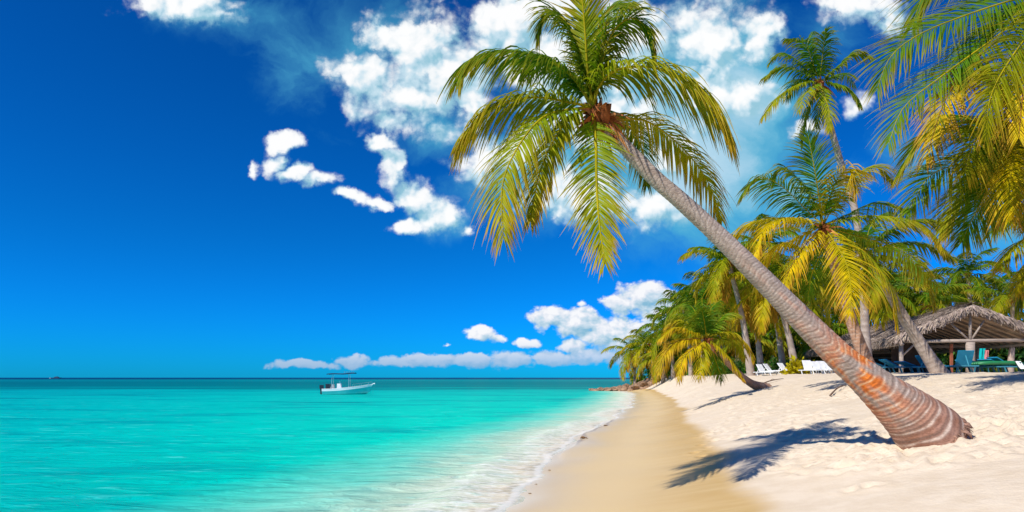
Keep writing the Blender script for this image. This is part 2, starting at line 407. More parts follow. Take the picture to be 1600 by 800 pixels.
# ------------------------------------------------------------------ sea
wx = np.concatenate([-axis(12, .10, 12.1, 1.025, 60)[::-1], axis(-11.9, .10, 6, 1.02, 120)])
wx = np.concatenate([-axis(64, 6, 66, 1.15, 20000)[::-1], wx, wx[-1] + axis(6, 6, 12, 1.15, 20000)])
wy = np.concatenate([-axis(-4, .5, 0, 1.25, 300)[::-1], axis(4.2, .09, 20, 1.012, 260)])
wy = np.concatenate([wy, wy[-1] + axis(4, 4, 20, 1.12, 26000)])
WX, WY = np.meshgrid(wx, wy)
WD = WX - shore(WY)
near = np.exp(-np.abs(np.clip(-WD, 0, 1e5))/30) * np.clip(1 - WY/200, 0, 1)
WZ = near*(.016*fbm(WX*.55+WY*.2, WY*1.3, seed=31) + .012*fbm(WX*1.7, WY*3.1, seed=33))
WZ += .05*np.exp(-((WD + 1.15 + .25*vnoise(WX*.3, WY*.3, seed=8))/.35)**2) * (.35 + .65*sstep(vnoise(WY*.35, 0, seed=4), -.3, .5)) * (WY < 90)
WZ += .03*np.exp(-((WD + 3.2 + .5*vnoise(WX*.2, WY*.25, seed=18))/.7)**2) * (WY < 90)
keep = WD < 1.5
ny2, nx2 = WX.shape
idx = np.arange(nx2*ny2).reshape(ny2, nx2)
WF = np.stack([idx[:-1,:-1], idx[:-1,1:], idx[1:,1:], idx[1:,:-1]], -1).reshape(-1, 4)
kf = keep.ravel()[WF].any(1); WF = WF[kf]
used = np.zeros(nx2*ny2, bool); used[WF.ravel()] = True; remap = np.cumsum(used) - 1
mw = bpy.data.materials.new('sea_water'); mw.use_nodes = True; t = NT(mw.node_tree); t.n.clear()
at = t.new('ShaderNodeAttribute', attribute_name='shore_dist'); d = at.outputs['Fac']
geo = t.new('ShaderNodeNewGeometry'); pos = geo.outputs['Position']
sp = t.new('ShaderNodeSeparateXYZ'); t.l.new(pos, sp.inputs[0]); X_, Y_ = sp.outputs[0], sp.outputs[1]
n1 = t.noise(t.v('MULTIPLY', pos, (.10, .30, 0)), 1.0, 5, .55, .3)
n2 = t.noise(t.v('MULTIPLY', pos, (.012, .035, 0)), 1.0, 5, .55)
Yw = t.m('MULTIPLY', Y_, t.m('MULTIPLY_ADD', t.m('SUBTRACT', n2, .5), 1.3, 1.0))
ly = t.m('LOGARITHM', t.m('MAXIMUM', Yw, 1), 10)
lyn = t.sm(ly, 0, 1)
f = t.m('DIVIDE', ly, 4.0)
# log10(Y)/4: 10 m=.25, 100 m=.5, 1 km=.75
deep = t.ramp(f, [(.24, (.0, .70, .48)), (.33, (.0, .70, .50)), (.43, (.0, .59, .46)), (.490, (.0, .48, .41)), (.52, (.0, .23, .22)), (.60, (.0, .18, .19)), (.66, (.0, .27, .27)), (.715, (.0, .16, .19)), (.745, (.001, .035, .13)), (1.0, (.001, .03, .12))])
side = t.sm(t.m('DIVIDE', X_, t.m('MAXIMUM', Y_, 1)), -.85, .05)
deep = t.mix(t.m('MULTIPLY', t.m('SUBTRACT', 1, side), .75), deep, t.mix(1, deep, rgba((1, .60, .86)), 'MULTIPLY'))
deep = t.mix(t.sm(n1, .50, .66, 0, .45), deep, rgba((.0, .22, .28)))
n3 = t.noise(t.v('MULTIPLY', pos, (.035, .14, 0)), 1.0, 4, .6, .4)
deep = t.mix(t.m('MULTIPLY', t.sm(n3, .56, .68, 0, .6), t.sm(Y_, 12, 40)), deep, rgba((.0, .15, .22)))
wd = t.m('MULTIPLY_ADD', t.m('SUBTRACT', t.noise(t.v('MULTIPLY', pos, (.5, .35, 0)), 1.0, 5, .6, .3), .5), 2.2, d)
wcol = t.mix(t.sm(wd, -6.0, -2.2), deep, rgba((.20, .68, .52)))
wcol = t.mix(t.sm(wd, -3.6, -.9), wcol, rgba((.62, .70, .52)))
wcol = t.mix(t.sm(wd, -1.2, -.1), wcol, rgba((.70, .60, .42)))
# foam
vo = t.noise(t.v('MULTIPLY', pos, (1.3, 2.2, 0)), 2.6, 9, .72, 1.4)
vo2 = t.noise(t.v('MULTIPLY', pos, (.8, 2.0, 0)), 9, 5, .7, 1.0)
band = t.sm(wd, -3.0, -.9)
foam = t.sm(t.m('ADD', t.m('ADD', vo, t.m('MULTIPLY', vo2, .35)), t.m('MULTIPLY', band, .40)), .96, 1.24)
foam = t.m('MULTIPLY', foam, t.sm(d, -5.6, -1.6))
edge = t.sm(t.m('ABSOLUTE', t.m('MULTIPLY_ADD', t.m('SUBTRACT', vo, .5), .5, t.m('ADD', d, .12))), .16, .02)
foam = t.m('MAXIMUM', foam, t.m('MULTIPLY', edge, .85))
foam = t.m('MULTIPLY', foam, t.sm(Y_, 140, 100))
# surface bump, softer far away
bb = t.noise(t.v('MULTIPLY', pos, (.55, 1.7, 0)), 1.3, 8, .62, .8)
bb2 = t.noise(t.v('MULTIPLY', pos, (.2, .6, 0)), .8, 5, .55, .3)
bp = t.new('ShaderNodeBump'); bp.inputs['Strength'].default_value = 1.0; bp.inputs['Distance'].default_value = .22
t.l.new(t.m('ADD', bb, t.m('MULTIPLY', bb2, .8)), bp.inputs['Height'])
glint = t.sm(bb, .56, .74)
wcol = t.mix(t.m('MULTIPLY', glint, t.sm(Y_, 110, 20, 0, .42)), wcol, rgba((.14, .86, .78)))  # glints on the ripples painted as paler water colour, fading with distance
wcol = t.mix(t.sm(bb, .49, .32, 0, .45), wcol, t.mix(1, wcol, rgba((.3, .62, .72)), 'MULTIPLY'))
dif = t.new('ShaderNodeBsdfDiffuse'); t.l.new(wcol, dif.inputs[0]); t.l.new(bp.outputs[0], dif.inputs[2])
trn = t.new('ShaderNodeBsdfTransparent'); trn.inputs[0].default_value = (.86, .98, .93, 1)
opq = t.sm(wd, .25, -.35, .0, 1.0)
m1 = t.new('ShaderNodeMixShader'); t.l.new(opq, m1.inputs[0]); t.l.new(trn.outputs[0], m1.inputs[1]); t.l.new(dif.outputs[0], m1.inputs[2])
gl = t.new('ShaderNodeBsdfGlossy'); gl.inputs['Roughness'].default_value = .16; t.l.new(bp.outputs[0], gl.inputs['Normal'])
lw = t.new('ShaderNodeFresnel'); lw.inputs[0].default_value = 1.33; t.l.new(bp.outputs[0], lw.inputs['Normal'])
m2 = t.new('ShaderNodeMixShader'); t.l.new(t.m('MINIMUM', t.m('MULTIPLY', lw.outputs[0], .4), .09), m2.inputs[0])
t.l.new(m1.outputs[0], m2.inputs[1]); t.l.new(gl.outputs[0], m2.inputs[2])
fm = t.new('ShaderNodeBsdfDiffuse'); fm.inputs[0].default_value = (.86, .86, .84, 1)
m3 = t.new('ShaderNodeMixShader'); t.l.new(t.m('MULTIPLY', foam, .62), m3.inputs[0]); t.l.new(m2.outputs[0], m3.inputs[1]); t.l.new(fm.outputs[0], m3.inputs[2])
out = t.new('ShaderNodeOutputMaterial'); t.l.new(m3.outputs[0], out.inputs[0])
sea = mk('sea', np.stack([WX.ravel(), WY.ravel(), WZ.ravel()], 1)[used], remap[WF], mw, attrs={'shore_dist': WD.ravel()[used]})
sea['kind'] = 'structure'; sea['label'] = 'turquoise sea with a foamy edge and darker water towards the horizon'

# ------------------------------------------------------------------ palms
GREEN = np.array([.035, .15, .008]); MID = np.array([.135, .285, .004]); YEL = np.array([.66, .50, .002])
GOLD = np.array([.56, .30, .015]); BROWN = np.array([.30, .13, .035]); DARK = np.array([.02, .085, .018])
def norm(a): return a / np.maximum(np.linalg.norm(a, axis=-1, keepdims=True), 1e-9)
def frond_geo(path, N, lmax, wid, seed, age=.4, droop=.8, fold=False, seg=4, start=.10, ragged=.17, rach=.022, turn=0.0):
    """leaf stalk along path with N leaflets per side; returns verts, faces, colours"""
    r = np.random.default_rng(seed)
    M = 22
    pth = resample(path, M); tan = norm(np.gradient(pth, axis=0))
    ci = np.linspace(0, 1, M)
    horiz = pth[-1] - pth[0]; horiz[2] = 0
    if np.linalg.norm(horiz) < .05: horiz = np.array([0, -1., 0])
    side0 = norm(np.cross(horiz, [0, 0, 1.]))
    roll = r.normal(0, .16)
    Vv, Ff, Cc = [], [], []; nb = 0
    # age -> colour
    def colour(t_, s_, n_):
        base = GREEN*(1-min(1, age*1.6)) + MID*min(1, age*1.6) if age < .62 else MID*(1-(age-.62)/.38) + YEL*((age-.62)/.38)
        yb = (YEL if age > .3 else MID)
        k = np.clip(.05 + age*.72*t_ + .25*age*n_, 0, 1)[..., None]
        c_ = base*(1-k) + yb*k
        tip = np.clip((s_**2.0)*(.35+1.15*age)*(0.35+.9*t_) + .15*age*n_, 0, 1)[..., None]
        tc_ = GOLD*(1-age*.5) + BROWN*age*.5
        c_ = c_*(1-tip) + tc_*tip
        old = np.clip((age-.9)*6, 0, 1)
        return c_*(1-old) + (BROWN*.9+GOLD*.25)*old
    # rachis: four-sided tapered stalk
    up = norm(np.cross(np.broadcast_to(side0, tan.shape), tan))
    rad = rach*(1-ci)**.8 + .004*(rach/.022); rad[0] *= 1.8; rad[1] *= 1.35
    ring = np.stack([pth + side0*rad[:,None]*a*1.2 + up*rad[:,None]*b_ for a, b_ in ((1,0),(0,.9),(-1,0),(0,-.9))], 1)
    Vv.append(ring.reshape(-1, 3)); 
    fr = [[i*4+k, i*4+(k+1)%4, (i+1)*4+(k+1)%4, (i+1)*4+k] for i in range(M-1) for k in range(4)]
    Ff += fr; rc = (YEL*.75 + MID*.3) if age < .9 else BROWN
    rc = rc*.85 + np.array([.05,.03,.01])
    Cc.append(np.broadcast_to(rc, (M*4, 3))); nb = M*4
    for sgn in (1, -1):
        tt = start + (1-start)*((np.arange(N)+.5)/N)
        tt = tt + r.normal(0, .25/N, N)*(1-start); tt = np.clip(tt, .04, 1)
        o = np.stack([np.interp(tt, ci, pth[:, k]) for k in range(3)], 1)
        tg = norm(np.stack([np.interp(tt, ci, tan[:, k]) for k in range(3)], 1))
        upv = norm(np.cross(np.broadcast_to(side0, tg.shape), tg)); upv = np.where((upv[:, 2:3] < 0) & (np.abs(tg[:, 2:3]) < .7), -upv, upv)
        sd = norm(np.cross(tg, upv)); sd = sd*np.sign((sd*side0).sum(1, keepdims=True)+1e-9)
        sd, upv = (sd*math.cos(turn)+upv*math.sin(turn))*sgn, -sd*math.sin(turn)+upv*math.cos(turn)
        q = (tt-start)/(1-start)
        ln = lmax*(.42+.58*np.sin(np.clip(q*1.25+.12, 0, 1)**.8*math.pi*.5))*(1-.62*np.clip((q-.5)/.5, 0, 1)**1.5)
        ln = ln*(1+r.normal(0, ragged, N)); ln = np.where(r.random(N) < .06, ln*.35, ln)
        fa = np.radians(62 - 42*q**1.2) + r.normal(0, .07, N)
        lift = .14*(1-q) + roll*sgn + r.normal(0, .08, N)
        d0 = norm(tg*np.cos(fa)[:, None] + sd*np.sin(fa)[:, None] + upv*lift[:, None])
        g = droop*(.75+.5*r.random(N))
        K = seg
        pts = [o]; dirs = []
        cur = o
        for k in range(K):
            s = (k+.5)/K
            dd = norm(d0 + np.array([0, 0, -1.])*(g*(s**1.15)*1.9)[:, None] + r.normal(0, .03, (N, 3)))
            dirs.append(dd); cur = cur + dd*(ln/K)[:, None]; pts.append(cur)
        dirs.append(dirs[-1])
        pts = np.stack(pts, 1); dirs = np.stack(dirs, 1)          # N,K+1,3
        wd_ = norm(tg[:, None, :] - dirs*(tg[:, None, :]*dirs).sum(-1, keepdims=True))
        tw = r.normal(0, .35, N)[:, None, None]
        nn = norm(np.cross(wd_, dirs)); wd_ = norm(wd_*np.cos(tw) + nn*np.sin(tw)); nn = norm(np.cross(wd_, dirs))
        s = np.linspace(0, 1, K+1); wp = np.interp(s, [0, .15, .5, .85, 1], [.45, .95, 1, .5, .06])*wid*.5
        W = wp[None, :, None]*(.8+.4*r.random(N))[:, None, None]*(1-.35*q)[:, None, None]
        if fold:
            vv = np.stack([pts-wd_*W - nn*W*.45, pts, pts+wd_*W - nn*W*.45], 2); c3 = 3
        else:
            vv = np.stack([pts-wd_*W, pts+wd_*W], 2); c3 = 2
        ids = nb + np.arange(N*(K+1)*c3).reshape(N, K+1, c3)
        for a in range(c3-1):
            Ff += np.stack([ids[:, :-1, a], ids[:, :-1, a+1], ids[:, 1:, a+1], ids[:, 1:, a]], -1).reshape(-1, 4).tolist()
        nz = r.random(N)[:, None]*np.ones((1, K+1))
        cl = colour(q[:, None]*np.ones((1, K+1)), s[None, :]*np.ones((N, 1)), nz)
        Cc.append(np.repeat(cl[:, :, None, :], c3, 2).reshape(-1, 3)); Vv.append(vv.reshape(-1, 3)); nb += N*(K+1)*c3
    return np.vstack(Vv), Ff, np.vstack(Cc)
def arc_path(c0, az, el, L, bend, seed=0, wind=0.0):
    """stalk that leaves c0 at azimuth az and elevation el and bends down along its length"""
    n = 10; p = np.array(c0, float); out = [p.copy()]
    for i in range(n):
        s = (i+.5)/n
        e = el - bend*s**1.25
        e = max(e, -math.pi*.5)
        dv_ = np.array([math.cos(az)*math.cos(e), math.sin(az)*math.cos(e), math.sin(e)])
        p = p + dv_*L/n; out.append(p.copy())
    return np.array(out)
def trunk_geo(path, rads, n=14, ring=.16, spacing=.12, seed=0, tone='grey', step=None):
    pth = np.hstack([np.asarray(path, float), np.asarray(rads, float)[:, None]])
    L = np.linalg.norm(np.diff(pth[:, :3], axis=0), axis=1).sum()
    M = int(L/(step or .2))+2
    q = resample(pth, M); c_ = q[:, :3]; rr = q[:, 3]
    tn = norm(np.gradient(c_, axis=0)); a = norm(np.cross(tn, [0.0, 1.0, 0.12])); b_ = np.cross(a, tn)
    th = np.linspace(0, 2*math.pi, n, endpoint=False)
    s = np.linspace(0, L, M)[:, None]
    TH = th[None, :]
    ct, st = np.cos(TH)*np.ones_like(s), np.sin(TH)*np.ones_like(s)
    wobble = .30*vnoise(ct*1.2+5, st*1.2, s*1.3, seed) + (.10 if tone == 'orange' else .22)*np.cos(TH+1.0+.6*np.sin(s*1.1))
    ph = (4.8*s + .8*s*s if tone == 'orange' else s/spacing) + wobble*(1.6 if tone != 'orange' else 1.9) + (.5 if tone != 'orange' else .9)*vnoise(0*s+3, s*2.0, 0, seed+2)
    fr = ph - np.floor(ph)
    scar = np.exp(-((fr-.5)/(.10 if tone == 'orange' else .13))**2)
    rad = rr[:, None]*(1 + ring*.10*(fr-.5) + .05*fbm(ct*1.5, st*1.5, s*1.2, 3, seed+4))
    v = c_[:, None, :] + a[:, None, :]*(np.cos(TH)[..., None]*rad[..., None]) + b_[:, None, :]*(np.sin(TH)[..., None]*rad[..., None])
    ids = np.arange(M*n).reshape(M, n); nx_ = np.roll(ids, -1, 1)
    F = np.stack([ids[:-1], nx_[:-1], nx_[1:], ids[1:]], -1).reshape(-1, 4).tolist()
    F.append(ids[0].tolist()[::-1]); F.append(ids[-1].tolist())
    u = s/L*np.ones_like(TH); nz = fbm(ct*1.6, st*1.6, s*2.2, 4, seed+7)[..., None]; nz2 = fbm(ct*4, st*4, s*9, 3, seed+9)[..., None]
    grey = np.array([.40, .315, .26]); dk = np.array([.17, .125, .10]); lt = np.array([.60, .50, .42])
    col = grey + nz*.08 + nz2*.05
    if tone == 'orange':
        om = np.exp(-((u-.225)/.10)**2)[..., None]*np.clip(.75+nz*3.2, 0, 1) + .22*np.exp(-((u-.45)/.12)**2)[..., None]*np.clip(nz*4, 0, 1)
        om = np.clip(om, 0, 1)
        org = np.array([.70, .165, .012])*(1+nz2*.5) + np.clip(nz2, 0, 1)*np.array([.1, .12, .0])
        bole = np.clip(1.5-u/.12, 0, 1)[..., None]
        base = col*(1-bole) + (np.array([.31, .165, .115])+nz*.07+nz2*.05)*bole
        base = base*(1-om) + org*om
        lt2 = (lt*(1-bole*.6) + np.array([.72, .56, .45])*bole*.6)*(1-om) + np.array([.85, .50, .24])*om
        patch = np.clip(scar[..., None]*(1.0+nz2*1.5+nz*.7), 0, 1)
        col = base*(1-patch) + lt2*patch
        dk2 = np.exp(-((fr-.80)/.10)**2)[..., None]*.55
        col = col*(1-dk2) + (dk*(1-om)+np.array([.38,.09,.02])*om)*dk2
    else:
        if tone == 'red': col = col*np.array([1.15, .8, .62])
        if tone == 'dark': col = col*.6
        patch = np.clip(scar[..., None]*(.45+nz2*.6), 0, 1); col = col*(1-patch) + lt*.9*patch
        dk2 = np.exp(-((fr-.82)/.12)**2)[..., None]*.5; col = col*(1-dk2)+dk*dk2
    return v.reshape(-1, 3), F, np.clip(col, .02, .9).reshape(-1, 3)
def fibre(c0, rad, seed, n=70, L=.5):
    r = np.random.default_rng(seed); V_, F_, C_ = [], [], []
    for i in range(n):
        az = r.uniform(0, 6.283); el = r.uniform(-1.0, 1.1); ln = L*r.uniform(.4, 1.1)
        dv_ = np.array([math.cos(az)*math.cos(el), math.sin(az)*math.cos(el), math.sin(el)])
        sv = norm(np.cross(dv_, r.normal(0, 1, 3))); w_ = rad*r.uniform(.08, .3)
        p = np.array(c0)+dv_*rad*.55; b0 = len(V_)
        for k in range(4):
            s = k/3; ww = w_*(1-s)+.004
            q_ = p + dv_*ln*s + np.array([0, 0, -1])*ln*.55*s*s
            V_ += [q_-sv*ww, q_+sv*ww]
            cc_ = BROWN*r.uniform(.5, 1.3) if r.random() < .7 else np.array([.45, .27, .10]); C_ += [cc_, cc_]
        F_ += [(b0+2*k, b0+2*k+1, b0+2*k+3, b0+2*k+2) for k in range(3)]
    # core
    m_ = 10; b0 = len(V_)
    for j in range(7):
        phi = math.pi*j/6
        for k in range(m_):
            a = 2*math.pi*k/m_; rr_ = rad*(1+.25*r.normal())
            V_.append(np.array(c0)+np.array([math.cos(a)*math.sin(phi), math.sin(a)*math.sin(phi), math.cos(phi)*1.3])*rr_*.8); C_.append(BROWN*r.uniform(.5, 1.2))
    F_ += [(b0+j*m_+k, b0+j*m_+(k+1)%m_, b0+(j+1)*m_+(k+1)%m_, b0+(j+1)*m_+k) for j in range(6) for k in range(m_)]
    return np.array(V_), F_, np.array(C_)

PALMS = {}
def palm(key, label, trunk, rads, fronds, tone='grey', N=60, lmax=.9, wid=.04, fold=False, group=None, fib=.16, tn=14, tstep=.2, spacing=.12, seg=4, ring=.16, name='coconut_palm', rach=.022, droop=.8, coconuts=0):
    """trunk: points from base to crown; fronds: (path, age[, lmax factor, droop])"""
    tr = np.asarray(trunk, float); bx, by = tr[0][:2]
    base = np.array([bx, by, gz(bx, by)])
    ro = root(name, base, label, 'palm tree', group)
    seed = sum(map(ord, key))
    v, f, c_ = trunk_geo(tr, rads, tn, ring, spacing, seed, tone, tstep)
    mk('trunk', v-base, f, M_BARK, ro, c_)
    v, f, c_ = fibre(tr[-1], fib, seed, n=60 if fold else 30, L=fib*(1.9 if key == 'main' else 2.8))
    mk('crown_fibre', v-base, f, M_FIBRE, ro, c_*np.array([1.25, .85, .7]))
    rr = np.random.default_rng(seed+3)
    for k in range(coconuts):
        a = rr.uniform(0, 6.283); cpt = tr[-1]+np.array([math.cos(a)*fib*1.2, math.sin(a)*fib*1.2, -.12-rr.uniform(0, .15)])
        sph(cpt-base, (.1, .1, .125), 'coconut', M_NUT, ro)
    for i, fr_ in enumerate(fronds):
        pth, age = fr_[0], fr_[1]; lf = fr_[2] if len(fr_) > 2 else 1.0; dr = fr_[3] if len(fr_) > 3 else droop
        v, f, c_ = frond_geo(pth, N, lmax*lf, wid, seed*31+i, age, dr, fold, seg, rach=rach, turn=fr_[4] if len(fr_) > 4 else 0.0)
        mk('frond', v-base, f, M_LEAF, ro, c_)
    return ro
def sph(c, r, name, mat, parent, n=10):
    V_ = [tuple(np.array(c)+np.array([0, 0, r[2]]))]; F_ = []
    for j in range(1, 6):
        ph = math.pi*j/6
        for k in range(n):
            a = 2*math.pi*k/n; V_.append((c[0]+r[0]*math.sin(ph)*math.cos(a), c[1]+r[1]*math.sin(ph)*math.sin(a), c[2]+r[2]*math.cos(ph)))
    V_.append((c[0], c[1], c[2]-r[2]))
    F_ += [(0, 1+k, 1+(k+1)%n) for k in range(n)]
    for j in range(4): F_ += [(1+j*n+k, 1+(j+1)*n+k, 1+(j+1)*n+(k+1)%n, 1+j*n+(k+1)%n) for k in range(n)]
    F_ += [(len(V_)-1, 1+4*n+(k+1)%n, 1+4*n+k) for k in range(n)]
    return mk(name, V_, F_, mat, parent)
M_NUT = varied('coconut_husk', (.22, .16, .03), .5)
def pf(c0, Y, pts, dy):
    """frond path from the crown c0 (px, py) through sight directions pts, its tip dy metres nearer (-) or farther (+)"""
    n = len(pts); out = [P(c0[0], c0[1], Y)]
    for i, (x, y) in enumerate(pts): out.append(P(x, y, Y + dy*((i+1)/n)))
    return out
def crown_auto(c0, n, L, seed, ages=(.25, .95), elmax=80, elmin=-35, bend=1.5, az0=0, dead=0):
    r = random.Random(seed); out = []
    for i in range(n):
        q = i/(n-1); az = az0 + i*2.39996 + r.uniform(-.2, .2)
        el = math.radians(elmax + (elmin-elmax)*q**.85 + r.uniform(-6, 6))
        LL = L*(.72+.28*math.sin(min(1, q*2.2)*math.pi/2))*r.uniform(.9, 1.08)
        age = ages[0] + (ages[1]-ages[0])*q*r.uniform(.7, 1.15)
        b_ = bend*r.uniform(.8, 1.2)*(.75+.25*q)
        out.append((arc_path(c0, az, el, LL, b_), min(age, .92)))
    for i in range(dead):
        az = r.uniform(0, 6.283); out.append((arc_path(c0, az, math.radians(-50), L*.7, .7), .99, .7, 1.4))
    return out
def age_y(a): return a

# --- the big leaning palm
Y1 = 9.5
tp = [(1462,690,51),(1446,672,48),(1420,647,40),(1385,618,31.5),(1347,586,25),(1311,556,21),(1240,486,17.5),(1170,415,15.2),(1114,360,13.6),(1062,312,12.6),(1023,278,12),(969,222,10.5),(934,186,9.5)]
trk = [P(x, y, Y1-.02*i) for i, (x, y, r_) in enumerate(tp)]; rd = [r_*.0095 for x, y, r_ in tp]
YC = Y1-.24; C1 = (926, 168)
F1 = [
 (pf(C1,YC,[(892,118),(850,92),(790,80),(738,92),(716,124)],-.5), .30, 1.0, .9),
 (pf(C1,YC,[(890,160),(835,152),(775,165),(735,200),(716,226)],-.7), .42, 1.0, .9),
 (pf(C1,YC,[(885,172),(845,186),(808,232),(785,290),(786,372)],-1.5), .56, .95, .75),
 (pf(C1,YC,[(890,185),(862,225),(842,275),(829,345)],-.9), .6, .7, .8),
 (pf(C1,YC,[(931,225),(932,280),(936,345),(946,412)],-1.6), .40, .76, .35),
 (pf(C1,YC,[(940,128),(975,106),(1040,110),(1102,150),(1140,208)],-.9), .42, 1.3, .95),
 (pf(C1,YC,[(960,185),(1012,190),(1070,235),(1108,288),(1128,345)],.8), .72, .75, .8),
 (pf(C1,YC,[(912,100),(898,55),(872,22),(852,22),(842,48)],.4), .22, .85, .8),
 (pf(C1,YC,[(918,110),(914,50),(908,-15),(900,-50)],-.3), .48, .6, .15),
 (pf(C1,YC,[(926,110),(934,45),(955,10),(985,6)],.7), .18, .8, .8),
 (pf(C1,YC,[(936,115),(955,55),(985,28),(1010,45),(1022,85)],-.3), .28, .8, .8),
 (pf(C1,YC,[(900,125),(868,98),(840,92),(815,112)],1.0), .10, .9, .8),
 (pf(C1,YC,[(950,180),(985,200),(1005,240),(1010,290)],1.8), .3, .7, .8),
]
palm('main', 'big coconut palm leaning far left over the beach from a thick orange ringed bole', trk, rd, F1, tone='orange', N=128, lmax=.82, wid=.028, fold=True, fib=.21, tn=56, tstep=.013, spacing=.125, seg=6, ring=.30, rach=.020)

mroot = bpy.data.objects['coconut_palm']
v, f, c_ = fibre(P(1466, 700, Y1), .28, 91, n=260, L=.30)
mk('root_mass', v-np.array(mroot.location), f, M_FIBRE, mroot, c_*np.array([1.0, .8, .9]))
mb = MB(); g = random.Random(12); ax_ = norm(P(1452, 689, Y1)-P(1412, 646, Y1)); e1 = norm(np.cross(ax_, [0, 1, 0])); e2 = np.cross(ax_, e1); c0 = P(1455, 688, Y1)
for k in range(150):
    a = g.uniform(0, 6.283); rd_ = e1*math.cos(a)+e2*math.sin(a); p0 = c0 + rd_*.475 - ax_*g.uniform(-.02, .07); l_ = g.uniform(.04, .12)
    p1 = p0 + rd_*l_*.35 + ax_*l_*.5 + np.array([g.gauss(0, .02), g.gauss(0, .02), -l_*.1]); p2 = p1 + rd_*l_*.1 + ax_*l_*.4 + np.array([g.gauss(0, .03), g.gauss(0, .03), -l_*.5])
    q_ = g.uniform(.010, .022); o_ = np.array(mroot.location); mb.tube([p0-o_, p1-o_, p2-o_], [q_, q_*.8, q_*.3], 5)
mb.build('roots', varied('palm_roots', (.30, .17, .12), .85, .2, .5, 9, .5), mroot, True)

# --- palm right of it, yellow drooping fronds
Y2 = 21; C2 = (1286, 352)
def tr_px(lst, Y): return [P(x, y, Y) for x, y in lst]
def set_base(tr):
    tr = [np.array(p) for p in tr]; tr[0][2] = gz(tr[0][0], tr[0][1]) - .15; return tr
F2 = [
 (pf(C2,Y2,[(1280,310),(1272,260),(1262,208)],-.6), .12, 1.0, .35),
 (pf(C2,Y2,[(1272,315),(1248,282),(1222,262),(1208,282)],.8), .2),
 (pf(C2,Y2,[(1262,330),(1220,290),(1184,278),(1158,306)],-.8), .15),
 (pf(C2,Y2,[(1258,345),(1222,342),(1192,362),(1180,402)],-1.6), .85),
 (pf(C2,Y2,[(1250,343),(1205,342),(1165,352),(1145,378)],1.2), .7),
 (pf(C2,Y2,[(1268,372),(1246,400),(1228,435),(1222,468)],-1.5), .90),
 (pf(C2,Y2,[(1305,380),(1322,410),(1330,450),(1328,492)],-2.2), .88, 1.15, .5),
 (pf(C2,Y2,[(1296,315),(1308,280),(1328,264),(1338,300)],-1.2), .78),
 (pf(C2,Y2,[(1310,310),(1345,268),(1375,262),(1396,285)],.6), .45),
 (pf(C2,Y2,[(1330,340),(1380,338),(1438,350),(1474,388)],-.8), .42),
 (pf(C2,Y2,[(1325,365),(1380,382),(1436,416),(1466,450)],1.2), .45, .9),
 (pf(C2,Y2,[(1320,372),(1362,405),(1394,455),(1402,510)],-1.2), .62),
 (pf(C2,Y2,[(1325,335),(1365,318),(1410,330),(1425,350)],1.8), .1),
 (pf(C2,Y2,[(1240,375),(1205,392),(1188,425),(1190,455)],1.4), .85),
 (pf(C2,Y2,[(1282,395),(1268,430),(1262,470)],1.8), .3),
]
t2 = set_base(tr_px([(1372,606),(1352,560),(1335,515),(1312,440),(1288,362)], Y2))
palm('mid', 'yellow fronded palm with a slim reddish trunk rising behind the big leaning trunk', t2, [.28,.21,.18,.16,.14], F2, tone='red', N=84, lmax=1.0, wid=.042, fib=.24, tn=20, tstep=.05, spacing=.13, seg=5)

# --- tall slender palm
Y3 = 37; C3 = (1280, 128)
F3 = [(pf(C3,Y3,q,dy), a) for q, dy, a in [
 ([(1268,92),(1252,64),(1228,60)],-1,0.15), ([(1285,90),(1288,62),(1292,46)],-1,0.11), ([(1305,108),(1332,84),(1360,88)],-.6,0.22),
 ([(1302,130),(1328,140),(1343,164)],-.8,0.15), ([(1255,114),(1222,104),(1192,122)],.6,0.26), ([(1252,130),(1218,150),(1190,186)],-1,0.41),
 ([(1266,140),(1255,152),(1248,176)],-2.5,0.38), ([(1288,150),(1295,172),(1296,205)],-2,0.41), ([(1265,160),(1256,190),(1252,225)],.8,0.11),
 ([(1270,100),(1262,70),(1270,50)],1.8,0.08), ([(1300,120),(1320,115),(1335,135)],2.4,0.11), ([(1258,125),(1240,130),(1228,155)],2.4,0.15), ([(1240,90),(1218,84),(1202,98)],1.8,0.15), ([(1285,150),(1280,170),(1275,200)],2.5,0.11)]]
t3 = set_base(tr_px([(1356,584),(1352,520),(1348,440),(1338,340),(1318,270),(1298,200),(1281,134)], Y3))
palm('tall', 'tallest slender palm with a long curved thin trunk against the blue sky', t3, [.34,.24,.21,.19,.18,.17,.15], F3, N=56, lmax=1.05, wid=.075, fib=.28, tn=12, tstep=.12, spacing=.2)

# --- big palm at the right edge and its neighbours
Y4 = 15; C4 = (1588, 196)
F4 = [(pf(C4,Y4,q,dy), a) for q, dy, a in [
 ([(1545,240),(1500,255),(1452,276),(1418,332)],-1.2,0.30), ([(1552,250),(1522,285),(1490,318),(1468,362)],1,0.41), ([(1562,255),(1540,300),(1518,345),(1502,380)],-.6,0.23),
 ([(1548,212),(1505,200),(1446,214),(1404,270)],.8,0.27), ([(1560,140),(1520,110),(1480,150),(1446,248)],-1,0.92), ([(1585,240),(1578,280),(1576,345)],-2.2,0.86),
 ([(1550,195),(1520,225),(1508,268)],-1.6,0.38), ([(1570,150),(1545,110),(1520,98),(1498,130)],1.4,0.14), ([(1620,150),(1660,150),(1700,200)],-1,0.27), ([(1620,220),(1660,270),(1680,340)],-1,0.41),
 ([(1590,140),(1600,90),(1620,60)],.5,0.14), ([(1610,150),(1650,110),(1690,130)],1,0.14), ([(1580,250),(1560,300),(1548,350)],1.8,0.14), ([(1560,220),(1530,262),(1510,310)],2.2,0.11), ([(1545,200),(1500,180),(1462,190)],2.2,0.20), ([(1600,250),(1610,300),(1612,360)],1,0.34)]]
